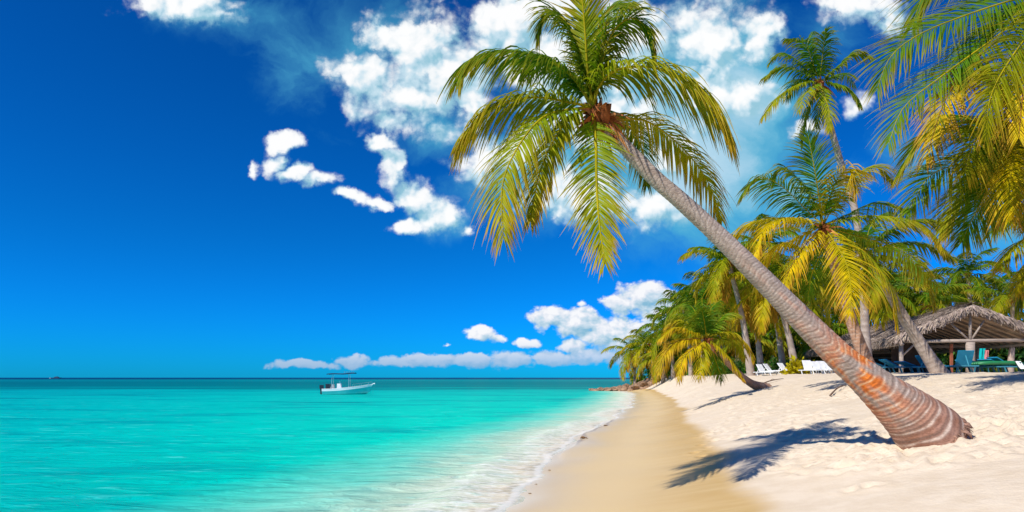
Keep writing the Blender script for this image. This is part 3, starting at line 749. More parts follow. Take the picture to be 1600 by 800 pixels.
t4 = set_base(tr_px([(1745,640),(1705,520),(1650,380),(1612,270),(1592,206)], Y4))
for k, (tu, dr_) in {0: (.6, .5), 1: (.8, .4), 2: (.9, .35), 3: (.5, .5), 4: (.6, .5), 6: (.6, .5)}.items(): F4[k] = (F4[k][0], F4[k][1], 1.12, dr_, tu)
palm('right', 'large palm at the right edge with a shaggy crown of green and gold hanging fronds', t4, [.36,.25,.2,.17,.15], F4, N=115, lmax=1.0, wid=.038, fib=.24, tn=20, tstep=.06, seg=5, fold=True, coconuts=5)
Y5 = 13; C5 = (1668, -22)
F5 = [(pf(C5,Y5,q,dy), a) for q, dy, a in [
 ([(1600,-5),(1520,20),(1440,52),(1392,88),(1370,140)],-.5,0.29), ([(1620,10),(1550,62),(1470,120),(1412,168),(1388,225)],-1,0.27), ([(1600,-40),(1520,-45),(1450,-15),(1425,40)],.8,0.22),
 ([(1630,25),(1580,90),(1548,150),(1540,215)],-1.6,0.48), ([(1640,30),(1612,90),(1598,150),(1592,215)],-1.2,0.90), ([(1610,10),(1560,30),(1520,75),(1500,130)],1.2,0.12),
 ([(1720,20),(1760,80),(1780,160)],-1,0.33), ([(1700,-70),(1750,-90),(1800,-50)],0,0.20), ([(1650,-90),(1630,-140),(1600,-160)],0,0.12), ([(1670,40),(1675,100),(1670,180)],-1.8,0.39), ([(1600,-60),(1550,-80),(1510,-50)],1.5,0.12)]]
t5 = set_base(tr_px([(1860,680),(1800,460),(1740,240),(1695,80),(1672,-12)], Y5))
for k, (tu, dr_) in {0: (.9, .35), 1: (.9, .35), 2: (.8, .4), 3: (.7, .5), 4: (-.6, .5), 5: (.8, .4)}.items(): F5[k] = (F5[k][0], F5[k][1], 1.15, dr_, tu)
palm('right_top', 'palm whose long feathery fronds sweep down from the top right corner', t5, [.36,.25,.2,.17,.15], F5, N=130, lmax=.95, wid=.032, fib=.2, tn=16, tstep=.1, seg=5, fold=True, droop=.5)
Y6 = 20; C6 = (1650, 372)
F6 = [(pf(C6,Y6,q,dy), a) for q, dy, a in [
 ([(1620,345),(1585,342),(1548,362)],-1,.3), ([(1625,365),(1592,382),(1560,415)],-1,.5), ([(1630,345),(1600,322),(1570,335)],1,.15), ([(1632,390),(1606,420),(1588,455)],-1,.75),
 ([(1690,350),(1730,370)],0,.4), ([(1650,320),(1655,280)],0,.2), ([(1680,400),(1700,450)],-1,.6), ([(1625,390),(1598,440),(1590,480)],1,.3)]]
t6 = set_base(tr_px([(1720,590),(1690,480),(1655,384)], Y6))
palm('right_low', 'dark palm leaning in low from the right edge above the thatched roof', t6, [.3,.2,.16], F6, N=90, lmax=1.1, wid=.045, fib=.22, tn=12)

# --- palm behind the yellow one, standing at the hut
Y7 = 28; C7 = (1352, 396)
t7 = set_base(tr_px([(1472,588),(1450,556),(1412,496),(1380,440),(1354,402)], Y7))
c7 = P(*C7, Y7)
palm('hutpalm', 'grey trunked palm leaning left just in front of the thatched hut', t7, [.38,.27,.22,.19,.16], crown_auto(c7, 15, 3.6, 5, (.05, .5), bend=1.6, az0=.6), N=80, lmax=1.15, wid=.06, fib=.26, tn=20, tstep=.08)

# --- small palm leaning over the beach
Y8 = 30; C8 = (1104, 528)
F8 = [(pf(C8,Y8-3,q,dy), a) for q, dy, a in [
 ([(1100,500),(1096,482)],-1,.12), ([(1090,508),(1070,492),(1050,496)],.5,.2), ([(1085,520),(1055,512),(1030,530)],-.6,.8), ([(1080,530),(1055,535),(1035,560),(1030,585)],-.8,.92),
 ([(1090,540),(1068,560),(1060,595)],-1.4,.9), ([(1120,505),(1135,490),(1152,492)],.6,.3), ([(1125,520),(1148,522),(1170,545),(1176,562)],-.6,.7), ([(1120,540),(1140,560),(1160,590)],-1,.75),
 ([(1108,500),(1112,480),(1125,470)],1,.1), ([(1085,512),(1060,500),(1042,510)],1.5,.6), ([(1125,530),(1150,535),(1165,560)],1,.5), ([(1098,550),(1095,575),(1090,592)],-1.4,.7), ([(1092,500),(1082,480),(1070,475)],1.4,.1),
 ([(1075,530),(1046,545),(1040,575)],.8,.85), ([(1115,555),(1122,575),(1128,595)],1.2,.3)]]
t8 = [P(1198, 610, Y8), P(1172, 598, Y8-.8), P(1145, 575, Y8-1.8), P(1120, 550, Y8-2.6), P(1105, 532, Y8-3)]
t8[0][2] = gz(t8[0][0], t8[0][1]) - .12
palm('smallbeach', 'short palm bending low over the open sand with bright yellow lower fronds', t8, [.30,.17,.13,.12,.12], F8, N=60, lmax=.74, wid=.05, fib=.18, tn=14, tstep=.06, tone='red')

# --- the grove behind the beach
def gp(key, label, base, crown, Y, n, L, ages, dead=0, az0=0, N=46, wid=.11, bend=1.6, group='palms of the grove behind the beach', r0=.3, mid=None, elmin=-35, lmax=None):
    pts = [base] + ([mid] if mid else [((base[0]*.55+crown[0]*.45)+2, (base[1]+crown[1])/2)]) + [crown]
    t_ = set_base([P(x, y, Y) for x, y in pts]); s = sum(map(ord, key))
    return palm(key, label, t_, [r0, r0*.62, r0*.5], crown_auto(t_[-1]+np.array([0, 0, .1]), n, L, s, ages, bend=bend, dead=dead, az0=az0, elmin=elmin),
         N=N, lmax=lmax or L*.31, wid=wid, fib=.26, tn=10, tstep=.15, group=group, seg=3)
GP = [
 ('g1','leftmost palm of the grove, dark crown beside the stone spit',(992,603),(986,550),95,14,4.6,(0.16,0.77),2),
 ('g2','thin palm second from the left in the grove behind the stone spit',(1022,600),(1014,540),88,14,4.8,(0.24,0.95),2),
 ('g3','low golden palm just right of the two leftmost palms',(1036,600),(1034,556),80,13,4.4,(.15,.6),2),
 ('g4','mid height palm behind the short beach palm, its crown left of it',(1052,596),(1044,515),78,15,4.8,(.05,.45),1),
 ('g5','palm with a rounded dark crown above the short beach palm',(1080,594),(1068,482),70,15,4.8,(.02,.4),0),
 ('g6','pale green palm crown directly over the short beach palm',(1098,592),(1096,472),62,15,4.3,(.05,.4),0),
 ('g7','straight grey trunked palm with a tall crown just left of the leaning trunk',(1174,584),(1139,412),45,17,4.0,(0.12,0.72),1),
 ('g8','palm with drooping dead fronds under its crown beside the tall grey trunk',(1190,583),(1170,464),50,15,4.0,(0.24,0.95),5),
 ('g9','gold fronded palm with a leaning trunk near the white sunbeds',(1245,584),(1207,446),44,15,3.8,(0.32,0.95),5),
 ('g10','dark green palm between the short beach palm and the tall grey trunk',(1128,590),(1124,505),66,14,4.6,(.05,.4),1),
 ('g11','palm in the back row of the grove left of the gold fronded palm',(1158,588),(1160,430),66,15,5.0,(0.04,0.42),0),
 ('g12','palm in the back row with its crown touching the leaning trunk',(1225,588),(1190,385),54,15,4.4,(0.08,0.59),0),
 ('g13','back palm seen through the yellow fronds beside the slim reddish trunk',(1300,588),(1262,470),52,15,4.4,(0.08,0.51),0),
 ('g14','back palm between the slim reddish trunk and the thatched roof',(1390,586),(1385,468),60,15,4.6,(0.04,0.42),0),
 ('g15','palm standing behind the thatched roof, its crown clear against the sky',(1520,588),(1512,430),62,15,4.6,(0.04,0.34),0),
 ('g16','low bright palm left of the roof ridge behind the hut',(1452,588),(1448,478),58,14,4.6,(0.08,0.51),0),
 ('g17','palm behind the right end of the thatched roof',(1578,588),(1582,470),56,14,4.4,(0.12,0.59),0),
 ('g18','green palm low behind the white sunbeds',(1290,588),(1285,520),60,14,4.4,(0.04,0.42),1),
 ('g19','shadowed palm in the depth of the grove behind the gold fronds',(1200,588),(1222,510),64,14,4.6,(0.04,0.42),1),
 ('g20','yellow green palm low in the grove above the small white sunbeds',(1150,590),(1150,530),60,14,4.2,(.1,.55),3),
 ('g21','low palm left of the hut under the slim reddish trunk',(1340,588),(1330,520),62,14,4.6,(0.04,0.42),1),
 ('g22','palm crown peeping over the left slope of the thatched roof',(1420,588),(1416,500),70,14,5.0,(0.08,0.42),0),
 ('g23','golden palm at the waterside end of the grove behind the low golden palm',(1062,597),(1058,545),90,13,5.2,(.1,.6),3),
 ('g24','dark palm filling the gap behind the tall grey trunk',(1105,592),(1108,545),74,13,5.0,(.02,.35),2),
]
for i, (px, py, Y, n, L) in enumerate([(1008,560,104,15,5.4),(1040,538,100,16,5.6),(1060,510,92,16,5.6),(1086,495,90,16,5.6),(1108,455,80,17,5.6),(1132,462,84,16,5.6),(1150,478,82,16,5.6),(1180,440,78,17,5.6),(1205,462,84,16,5.6),(1232,430,76,17,5.6),(1256,450,80,16,5.8),(1284,440,78,17,5.8),(1312,450,82,16,5.8),(1340,430,80,17,5.8),(1366,452,84,16,5.8),(1398,445,84,17,6.0),(1432,452,86,16,6.0),(1468,470,86,16,6.0),(1500,462,88,16,6.0),(1545,462,88,16,6.0),(1600,452,84,16,6.0),(1168,500,70,14,4.6),(1212,495,72,14,4.8),(1135,545,72,13,4.6),(1185,540,72,13,4.4),(1240,520,74,13,5),(1270,540,72,13,5),(1310,545,72,13,5)]):
    GP.append(('b%d' % i, 'palm deep in the back rows of the grove, merging with its neighbours', (px+(-1)**i*7, 589), (px, py), Y, n, L, (.02, .55) if i % 3 else (.2, .85), 1 if i % 3 == 0 else 0))
for i, (k, lb, b0, c0, Y, n, L, ag, dd) in enumerate(GP):
    back = k[0] == 'b'
    gp(k, lb, b0, c0, Y, n, L, ag, dd, N=34 if back else 46, wid=.15 if back else .11, group='back row palms of the grove' if back else 'palms of the grove behind the beach', az0=i*1.3)

# understory shrubs: long arching blades and round leaves
def shrub_mesh(seed, r=2.2, h=3.2, n=1500, col=(.04, .13, .015)):
    g = np.random.default_rng(seed)
    cl = g.normal(0, 1, (26, 3)); cl = norm(cl)*g.uniform(.3, 1, (26, 1)); cl[:, 2] = np.abs(cl[:, 2])
    k = g.integers(0, 26, n); c_ = cl[k]*np.array([r, r, h*.8]) + g.normal(0, .24, (n, 3))*np.array([r*.6, r*.6, h*.5]); c_[:, 2] = np.maximum(c_[:, 2], .05)
    d1 = norm(g.normal(0, 1, (n, 3)) + np.array([0, 0, .3])); d2 = norm(np.cross(d1, g.normal(0, 1, (n, 3))))
    L = g.uniform(.2, .5, (n, 1)); W = L*g.uniform(.14, .28, (n, 1))
    v = np.stack([c_, c_+d1*L*.5+d2*W, c_+d1*L - np.array([0,0,.1])*L, c_+d1*L*.5-d2*W], 1).reshape(-1, 3)
    f = np.arange(n*4).reshape(n, 4)
    cc_ = np.array(col)*g.uniform(.5, 1.6, (n, 1)) + np.where(g.random((n, 1)) < .12, 1, 0)*np.array([.16, .12, .0])
    return v, f, np.repeat(cc_, 4, 0)
M_TWIG = varied('twig_bark', (.2, .14, .1))
shr = []
for k, (col, h, r_) in enumerate([((.035,.12,.015), 3.4, 2.4), ((.07,.19,.015), 2.6, 2.2), ((.028,.09,.018), 5.0, 3.0)]):
    v, f, c_ = shrub_mesh(40+k, r_, h, 2600 if k == 2 else 1900, col)
    mb = MB(); g = random.Random(k)
    for q in range(9):
        a = g.uniform(0, 6.28); e = (math.cos(a)*r_*.6, math.sin(a)*r_*.6, h*g.uniform(.4, .75))
        mb.tube([(0,0,-.2), (e[0]*.35, e[1]*.35, e[2]*.45), e], [.09, .06, .02], 5)
    shr.append((v, f, c_, mb))
SHR = [(1002,590,97,1,.8),(1025,590,92,0,.9),(1048,590,88,0,1.0),(1072,590,84,1,1.0),(1092,590,80,2,.8),(1115,588,80,0,1.2),(1138,588,78,2,.9),(1160,588,76,0,1.2),(1184,588,74,2,1),
       (1206,588,72,1,1.2),(1230,588,70,2,1),(1255,588,68,0,1.3),(1278,588,70,2,1.1),(1302,588,68,1,1.4),(1328,588,72,2,1.2),(1352,588,74,0,1.5),(1376,588,74,2,1.3),(1400,588,76,1,1.6),(1428,588,78,2,1.4),
       (1458,588,76,0,1.6),(1486,588,76,2,1.5),(1515,588,76,1,1.6),(1545,588,76,2,1.5),(1575,588,76,0,1.7),(1605,588,76,2,1.6),(1640,588,76,2,1.6),(1250,588,60,1,.7),(1300,588,58,0,.8),(1345,588,62,1,.8),(1213,588,56,0,.5),(1100,590,66,1,.5),(1120,589,58,1,.55),(1140,589,62,1,.7),(1150,588,56,0,.5),(1082,592,72,1,.6),(1062,594,80,1,.7),(1178,588,60,1,.6),(1222,588,58,1,.55)]
pr = {}
for i, (px, py, Y, k, s) in enumerate(SHR):
    X = (px-800)*Y/1000; z = gz(X, Y)
    nm = ['leafy_shrub', 'bright_shrub', 'sea_grape_bush'][k]
    lb = ['dense mid green shrub in the undergrowth of the palm grove', 'bright yellow green shrub in the undergrowth of the palm grove', 'tall dark green bush filling the back of the palm grove'][k]
    ro = root(nm, (X, Y, z), lb, 'shrub', ['green shrubs under the palms', 'bright shrubs under the palms', 'dark bushes behind the palms'][k], rotz=i*1.7)
    s *= 1.45 if k == 2 else 1.1; ro.scale = (s, s, s)
    if k not in pr:
        v, f, c_, mb = shr[k]
        a = mk('foliage', v, f, M_LEAF, ro, c_, smooth=False); b_ = mb.build('stem', M_TWIG, ro, True); pr[k] = (a, b_)
    else:
        for q in pr[k]:
            o2 = q.copy(); COL.objects.link(o2); o2.parent = ro
# a bright yellow low bush beside the white sunbeds
X = .447*41; ro = root('yellow_bush', (X, 41, gz(X, 41)), 'small vivid yellow bush on the sand beside the white sunbeds', 'shrub')
v, f, c_ = shrub_mesh(77, .8, 1.0, 500, (.42, .36, .01)); mk('foliage', v, f, M_LEAF, ro, c_, smooth=False)

# ------------------------------------------------------------------ thatched hut
M_THATCH = tintmat('thatch', rough=.95, bumpscale=9, bump=.9, dist=.05)
M_WOOD = varied('weathered_wood', (.36, .29, .24), .75, .3, .3, 3, .4, (1, 1, 6))
M_RAFT = varied('rafter_wood', (.50, .36, .25), .7, .3, .25, 3, .3)
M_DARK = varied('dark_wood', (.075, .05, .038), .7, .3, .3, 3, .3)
M_REDW = varied('red_post', (.30, .09, .045), .6, .3, .2, 3)
A = np.array([25.9, 36.0, 5.75]); rdir = np.array([.21, .978, 0]); sdir = np.array([.978, -.21, 0]); HL = 22.0; HW = 3.9; EZ = 4.05
hz0 = gz(A[0], A[1]+3)
hut = root('thatched_hut', (A[0], A[1], hz0), 'open sided beach hut with a shaggy grey thatched roof and timber posts', 'hut')
HB = np.array([A[0], A[1], hz0])
Br = A + rdir*HL
def slope_pt(u, v, sgn):      # u along the ridge 0..1, v ridge to eave 0..1
    e0 = A - rdir*.0
    ridge = A + rdir*HL*u
    p = ridge + sdir*sgn*HW*v
    z = A[2] - (A[2]-EZ)*(v**1.12) + .16*math.sin(u*9)*0
    p = p.copy(); p[2] = z - .10*math.sin(min(1, v)*math.pi) + .05*math.sin(u*13+v*3) - .35*max(0, u-.9)*3
    return p
g = np.random.default_rng(5); V_, F_, C_ = [], [], []
def tcol(): 
    b0 = np.array([.37, .285, .235])*g.uniform(.5, 1.35); return b0 if g.random() > .15 else np.array([.5, .40, .30])*g.uniform(.8, 1.1)
for sgn in (-1, 1):
    nu, nv = 36, 10; b0 = len(V_)
    for off in (.26, 0.0):
        for i in range(nu+1):
            for j in range(nv+1):
                p = slope_pt(i/nu, j/nv, sgn); p[2] += off*(1-.35*j/nv) + (.05*g.normal() if off else 0); V_.append(p); C_.append(tcol()*.8)
    S = (nu+1)*(nv+1)
    for i in range(nu):
        for j in range(nv):
            q = b0+i*(nv+1)+j; F_.append((q, q+1, q+nv+2, q+nv+1)); q += S; F_.append((q+nv+1, q+nv+2, q+1, q))
    for i in range(nu):
        q = b0+i*(nv+1)+nv; F_.append((q, q+S, q+S+nv+1, q+nv+1))
    for i in (0, nu):
        for j in range(nv):
            q = b0+i*(nv+1)+j; F_.append((q, q+S, q+S+1, q+1) if i == 0 else (q+1, q+S+1, q+S, q))
    def strip(p, dv_, sv, L, w_):
        q = len(V_)
        V_.extend([p-sv*w_, p+sv*w_, p+dv_*L*.5+sv*w_*.9+np.array([0,0,.03]), p+dv_*L*.5-sv*w_*.9+np.array([0,0,.03]), p+dv_*L+sv*w_*.3, p+dv_*L-sv*w_*.3])
        c3 = tcol(); C_.extend([c3]*6); F_.extend([(q, q+1, q+2, q+3), (q+3, q+2, q+4, q+5)])
    for k in range(5200 if sgn < 0 else 2200):
        u = g.random(); v = g.random(); p = slope_pt(u, v, sgn); p2 = slope_pt(u, min(1, v+.05), sgn)
        dv_ = p2-p if v < .95 else p-slope_pt(u, v-.05, sgn); dv_ = norm(dv_) + g.normal(0, .22, 3); p[2] += .27*(1-.35*v)+g.uniform(0, .06)
        strip(p, norm(dv_), norm(np.cross(dv_, [0, 0, 1])), g.uniform(.25, .6), g.uniform(.015, .045))
    for k in range(1500):     # eave fringe
        u = g.random(); p = slope_pt(u, .97+.05*g.random(), sgn); p[2] += g.uniform(.0, .2)
        dv_ = norm(np.array([0, 0, -1.]) + sdir*sgn*g.uniform(.0, .8) + g.normal(0, .18, 3))
        strip(p, dv_, norm(np.cross(dv_, rdir[[1,0,2]]*0+sdir)) if False else rdir, g.uniform(.2, .55), g.uniform(.015, .05))
    for k in range(1300):     # verge fringe at the open gable end
        v = g.random(); p = slope_pt(0, v, sgn)-rdir*g.uniform(-.05, .2); p[2] += g.uniform(.0, .26)
        dv_ = norm(np.array([0, 0, -1.]) + sdir*sgn*g.uniform(.0, .9) - rdir*g.uniform(0, .7) + g.normal(0, .2, 3))
        strip(p, dv_, sdir, g.uniform(.2, .5), g.uniform(.015, .05))
# far hip end
h0 = len(V_); pts = [slope_pt(1, v, -1) for v in np.linspace(0, 1, 7)] + [slope_pt(1, v, 1) for v in np.linspace(0, 1, 7)]
V_ += pts; C_ += [tcol() for _ in pts]; ee = [Br + rdir*2.6*v + sdir*s_*HW*v*.8 for s_ in (-1, 1) for v in np.linspace(0, 1, 7)]
for q, v in zip(range(14), list(np.linspace(0, 1, 7))*2): ee[q] = np.array([ee[q][0], ee[q][1], pts[q][2]-.1*v])
V_ += ee; C_ += [tcol() for _ in ee]
for s0 in (0, 7):
    for k in range(6): F_.append((h0+s0+k, h0+s0+k+1, h0+14+s0+k+1, h0+14+s0+k))
F_ += [(h0+14+k, h0+14+k+1, h0+21+k+1, h0+21+k) for k in range(6)]
# ridge cap tufts
for k in range(1800):
    u = g.random(); s_ = g.choice([-1, 1]); p = slope_pt(u, .0, s_); p[2] += .28+g.uniform(0, .12)
    dv_ = norm(sdir*s_ + np.array([0, 0, -.35]) + g.normal(0, .3, 3)); strip(p, dv_, rdir, g.uniform(.3, .8), g.uniform(.02, .05))
mk('thatch_roof', np.array(V_)-HB, F_, M_THATCH, hut, np.array(C_), smooth=False)
def L_(p): return tuple(np.array(p)-HB)
for sgn in (-1, 1):
    for k in range(24):
        u = .004 + k/24
        a = slope_pt(u, .02, sgn); b_ = slope_pt(u, 1.0, sgn); m_ = slope_pt(u, .5, sgn)
        for q in (a, m_, b_): q[2] -= .08
        MB().bar(L_(a), L_(m_), .09, .09).bar(L_(m_), L_(b_), .09, .09).build('rafter', M_RAFT, hut)
bz = EZ-.22
def hp(u, s_, z): p = A + rdir*HL*u + sdir*s_; return np.array([p[0], p[1], z])
for s_ in (-HW+.35, HW-.35):
    mb = MB(); mb.tube([L_(hp(0.0, s_, bz)), L_(hp(.5, s_, bz+.02)), L_(hp(1.0, s_, bz))], .09, 8); mb.build('eave_beam', M_WOOD, hut, True)
for u in (.012, .34, .67, .99):
    MB().tube([L_(hp(u, -HW+.1, bz+.16)), L_(hp(u, HW-.1, bz+.16))], .10, 8).build('tie_beam', M_WOOD, hut, True)
    if u < .5:
        MB().tube([L_(hp(u, 0, bz+.1)), L_(hp(u, 0, A[2]-.12))], .08, 8).build('king_post', M_WOOD, hut, True)
    for s_ in ((-HW+.35), 0 if u < .1 else None, (HW-.35)):
        if s_ is None: continue
        p = hp(u, s_, 0); zz = gz(p[0], p[1])-.2
        rr_ = .23 if s_ == 0 else .12
        MB().tube([L_((p[0], p[1], zz)), L_((p[0]+.03, p[1], (zz+bz)/2)), L_((p[0], p[1], bz+.08))], [rr_*1.05, rr_*.95, rr_], 10).build('post', M_WOOD, hut, True)
# knee braces and the V in the gable
for a, b_ in [((.012, -HW+.35, bz-.75), (.012, -HW+1.15, bz+.1)), ((.012, HW-.35, bz-.75), (.012, HW-1.15, bz+.1)), ((.012, -.05, bz+.2), (.012, -1.0, bz+1.15)), ((.012, .05, bz+.2), (.012, .7, bz+1.3))]:
    MB().tube([L_(hp(*a)), L_(hp(*b_))], .055, 6).build('brace', M_WOOD, hut, True)
pr_ = hp(.03, -.75, 0); MB().box(L_((pr_[0]-.06, pr_[1], hz0-.2)), L_((pr_[0]+.06, pr_[1]+.12, bz))).build('red_post', M_REDW, hut)
# bar inside: a counter, a dark back wall of boards and two shelves
def panel(u0, s0, u1, s1, z0, z1, th, name, mat):
    a = hp(u0, s0, z0); b_ = hp(u1, s1, z0); n_ = norm(np.array([-(b_-a)[1], (b_-a)[0], 0]))*th
    v = [a, b_, b_+n_, a+n_]; v = [L_(q) for q in v] + [L_(q+np.array([0, 0, z1-z0])) for q in v]
    return MB().add(v, [(0,3,2,1),(4,5,6,7),(0,1,5,4),(1,2,6,5),(2,3,7,6),(3,0,4,7)]).build(name, mat, hut)
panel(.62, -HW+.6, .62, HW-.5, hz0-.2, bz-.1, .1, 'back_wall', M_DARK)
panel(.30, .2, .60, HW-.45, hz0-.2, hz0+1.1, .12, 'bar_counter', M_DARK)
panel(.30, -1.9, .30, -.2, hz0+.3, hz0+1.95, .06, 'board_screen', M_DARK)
panel(.60, -2.2, .60, 2.5, hz0+1.2, hz0+1.25, .3, 'shelf', M_WOOD)
panel(.60, -2.2, .60, 2.5, hz0+1.6, hz0+1.65, .3, 'shelf', M_WOOD)

# ------------------------------------------------------------------ sun loungers
def lmats(nm, c_, cf): return varied(nm+'_sling', c_, .55, .4, .12, 5), varied(nm+'_frame', cf, .4, .5, .1, 5)
BL = lmats('blue', (.01, .22, .36), (.05, .25, .33)); WH = lmats('white', (.82, .82, .80), (.80, .80, .78))
def lounger(label, group, mats, px, Y, rot, back=.6, cat='sun lounger', first=None):
    X = (px-800)*Y/1000; z = gz(X, Y)
    ro = root('sun_lounger', (X, Y, z-.01), label, cat, group, rot)
    if mats is WH: ro.scale = (.8, .8, .8)
    MB().box((-.32, -.95, .30), (.32, .35, .35)).build('seat_sling', mats[0], ro)
    c_, s_ = math.cos(back), math.sin(back)
    pts = [(-.32, .36, .33), (.32, .36, .33), (.32, .36+.72*c_, .33+.72*s_), (-.32, .36+.72*c_, .33+.72*s_)]
    tv = [(x, y-.045*s_, z_+.045*c_) for x, y, z_ in pts]
    MB().add(pts+tv, [(0,3,2,1),(4,5,6,7),(0,1,5,4),(1,2,6,5),(2,3,7,6),(3,0,4,7)]).build('backrest', mats[0], ro)
    mb = MB()
    for x in (-.35, .35): mb.bar((x, -.98, .30), (x, .98, .30), .05, .05)
    mb.bar((-.35, -.98, .30), (.35, -.98, .30), .05).bar((-.35, .98, .30), (.35, .98, .30), .05).build('side_rails', mats[1], ro)
    for x in (-.35, .35):
        for y in (-.72, .62): MB().bar((x, y-.08, 0), (x, y+.05, .29), .045).build('leg', mats[1], ro)
    MB().bar((0, .9, .28), (0, .36+.5*c_, .32+.5*s_), .04).build('prop', mats[1], ro)
    return ro
bl = [(1383,34,1.9,.25),(1408,33,1.6,.5),(1432,32,1.8,.3),(1458,31,2.0,.75),(1484,30.5,1.5,.35),(1500,29.5,2.9,1.15),(1542,30.5,1.7,.3),(1562,29.5,1.9,.4),(1582,29,1.6,.55),(1600,30,1.8,.2),(1520,31.5,2.1,.4)]
bt = ['leftmost blue lounger, half behind the foot of the leaning orange trunk','low blue lounger second from the left in front of the hut','blue lounger just left of the grey palm trunk at the hut','blue lounger with a steep backrest at the foot of the grey palm trunk',
      'flat blue lounger between the grey palm trunk and the thick hut post','turquoise lounger with its broad backrest raised beside the thick hut post','blue lounger first to the right of the dark bar opening','blue lounger lying under the green mattress','blue lounger with white striped towel side near the right edge','blue lounger cut by the right edge','blue lounger just right of the thick hut post']
for (px, Y, ro_, bk), lb in zip(bl, bt): lounger(lb, 'blue sun loungers in front of the hut', BL, px, Y, ro_, bk)
wl = [(1197,42,.5,1.0),(1209,43,.7,.9),(1231,42,.5,.9),(1268,36,.15,1.15),(1283,38,.3,1.05),(1291,38.5,.3,1.05),(1299,39,.3,1.0),(1307,39.5,.3,1.05)]
wt = ['white sunbed farthest left, beside the grove trunks','white sunbed second from the left beside the grove trunks','white sunbed against the gold fronded palm trunk','big white sunbed with its back to the sea beside the yellow bush','first of the close row of white sunbeds right of the big one','second of the close row of white sunbeds','third of the close row of white sunbeds','last white sunbed of the row, touching the leaning trunk']
for (px, Y, ro_, bk), lb in zip(wl, wt): lounger(lb, 'white sunbeds at the grove edge', WH, px, Y, ro_, bk)
# green mattress on a lounger, striped towel, pink towel on the bar
M_GRN = varied('green_vinyl', (.02, .20, .07), .4, .5, .1, 4); M_PINK = varied('pink_towel', (.55, .2, .2), .9, .1, .1, 9); M_TEAL = varied('teal_cloth', (.0, .36, .36), .8, .2, .15, 4)
X = .755*29; z = gz(X, 29)
mb = MB()
for k in range(7):
    a = 1.0-k*.3; mb.tube([(-1.05, a*.45, .0), (-.5, a*.45, .05), (.5, a*.45, .05), (1.05, a*.45, .0)], [.05, .09, .09, .05], 8)
tag(mb.build('air_mattress', M_GRN, None, True), 'green ribbed air mattress lying across the blue loungers', 'air mattress').location = (X, 29, z+.42)
def cloth(name, mat, loc, w_, h_, label, cat, rz=0, lean=.0):
    V_, F_ = [], []; n = 10
    for j in range(2):
        for i in range(n+1):
            for k in range(9):
                u = i/n; v = k/8; V_.append(((u-.5)*w_*(1-.1*v), .05*math.sin(u*12+v*2)+j*.012+lean*v, -v*h_))
    for i in range(n):
        for k in range(8):
            q = i*9+k; F_.append((q, q+1, q+10, q+9)); q += (n+1)*9; F_.append((q+9, q+10, q+1, q))
    o = mk(name, V_, F_, mat, None); o.location = loc; o.rotation_euler = (0, 0, rz); return tag(o, label, cat)
cloth('towel', M_PINK, (.742*35.5, 35.5, hz0+1.25), .22, .5, 'pink towel hanging in the shade of the hut', 'towel', .3)
cloth('beach_towel', M_TEAL, (.735*35.6, 35.6, hz0+1.35), .3, .7, 'turquoise towel hanging beside the pink towel', 'towel', -.2)
cloth('striped_towel', WH[0], (.790*28.6, 28.6, gz(.790*28.6, 28.6)+.55), .4, .35, 'white towel draped over a lounger near the right edge', 'towel', .5, -.25)

# ------------------------------------------------------------------ stone spit, driftwood, seaweed
M_ROCK = varied('beach_rock', (.27, .165, .10), .85, .3, .6, 2.2, .6)
rk = []
for k in range(6):
    g = np.random.default_rng(60+k); V_ = []; n = 12
    for j in range(9):
        ph = math.pi*j/8
        for i in range(n):
            a = 2*math.pi*i/n; p = np.array([math.cos(a)*math.sin(ph), math.sin(a)*math.sin(ph), math.cos(ph)])
            rr_ = 1+.30*float(fbm(p[0]*1.3+k*5, p[1]*1.3, p[2]*1.3, 3, 5)); p = p*rr_; p = np.round(p*2.6)/2.6*.35+p*.65; V_.append(p*np.array([1, .85, .62]))
    F_ = [(j*n+i, (j+1)*n+i, (j+1)*n+(i+1)%n, j*n+(i+1)%n) for j in range(8) for i in range(n)]
    me = bpy.data.meshes.new('rock'); me.from_pydata([tuple(v) for v in V_], [], F_); me.materials.append(M_ROCK); rk.append(me)
g = random.Random(8); nr = 0
while nr < 210:
    q = g.random(); px = 926 + 145*q
    spread = 2.0+5.5*q; Y = 92 + g.uniform(-1, 1)*spread*.55 - 10*max(0, q-.35)
    X = (px-800)*Y/1000; s = g.uniform(.32, .85)*(.75+.6*q)
    zz = max(gz(X, Y), -.35); pile = (.2 + 1.3*min(1, q*2.0))*(1-abs(g.uniform(-1, 1)))*.9
    o = bpy.data.objects.new('rock', rk[nr % 6]); COL.objects.link(o)
    o.location = (X, Y, max(zz, -.1)+pile*.5); o.rotation_euler = (g.uniform(-.5,.5), g.uniform(-.5,.5), g.uniform(0, 6.28)); o.scale = (s*g.uniform(.8,1.4), s, s*g.uniform(.7,1.1))
    tag(o, 'reddish brown boulder in the low stone spit at the far waterline', 'rock', 'boulders of the low stone spit'); nr += 1
M_DRIFT = varied('driftwood', (.16, .10, .07), .85, .2, .3, 12, .4)
def branch(pts, r_, label, cat='branch', name='driftwood_branch', mat=None):
    mb = MB(); ps = []
    for (x, y), dz in pts: ps.append((x, y, gz(x, y)+dz))
    mb.tube([tuple(p) for p in resample(ps, 12)], list(np.linspace(r_, r_*.3, 12)), 7)
    mid = ps[len(ps)//2]; mb.tube([mid, (mid[0]+.25, mid[1]+.2, mid[2]+.10), (mid[0]+.45, mid[1]+.25, mid[2]+.05)], [r_*.5, r_*.3, r_*.12], 5)
    return tag(mb.build(name, mat or M_DRIFT, None, True), label, cat)
def XY(px, Y): return ((px-800)*Y/1000, Y)
branch([(XY(1297, 19), .05), (XY(1308, 19.8), .12), (XY(1322, 21), .08)], .028, 'dark dry branch lying on the sand left of the leaning trunk')
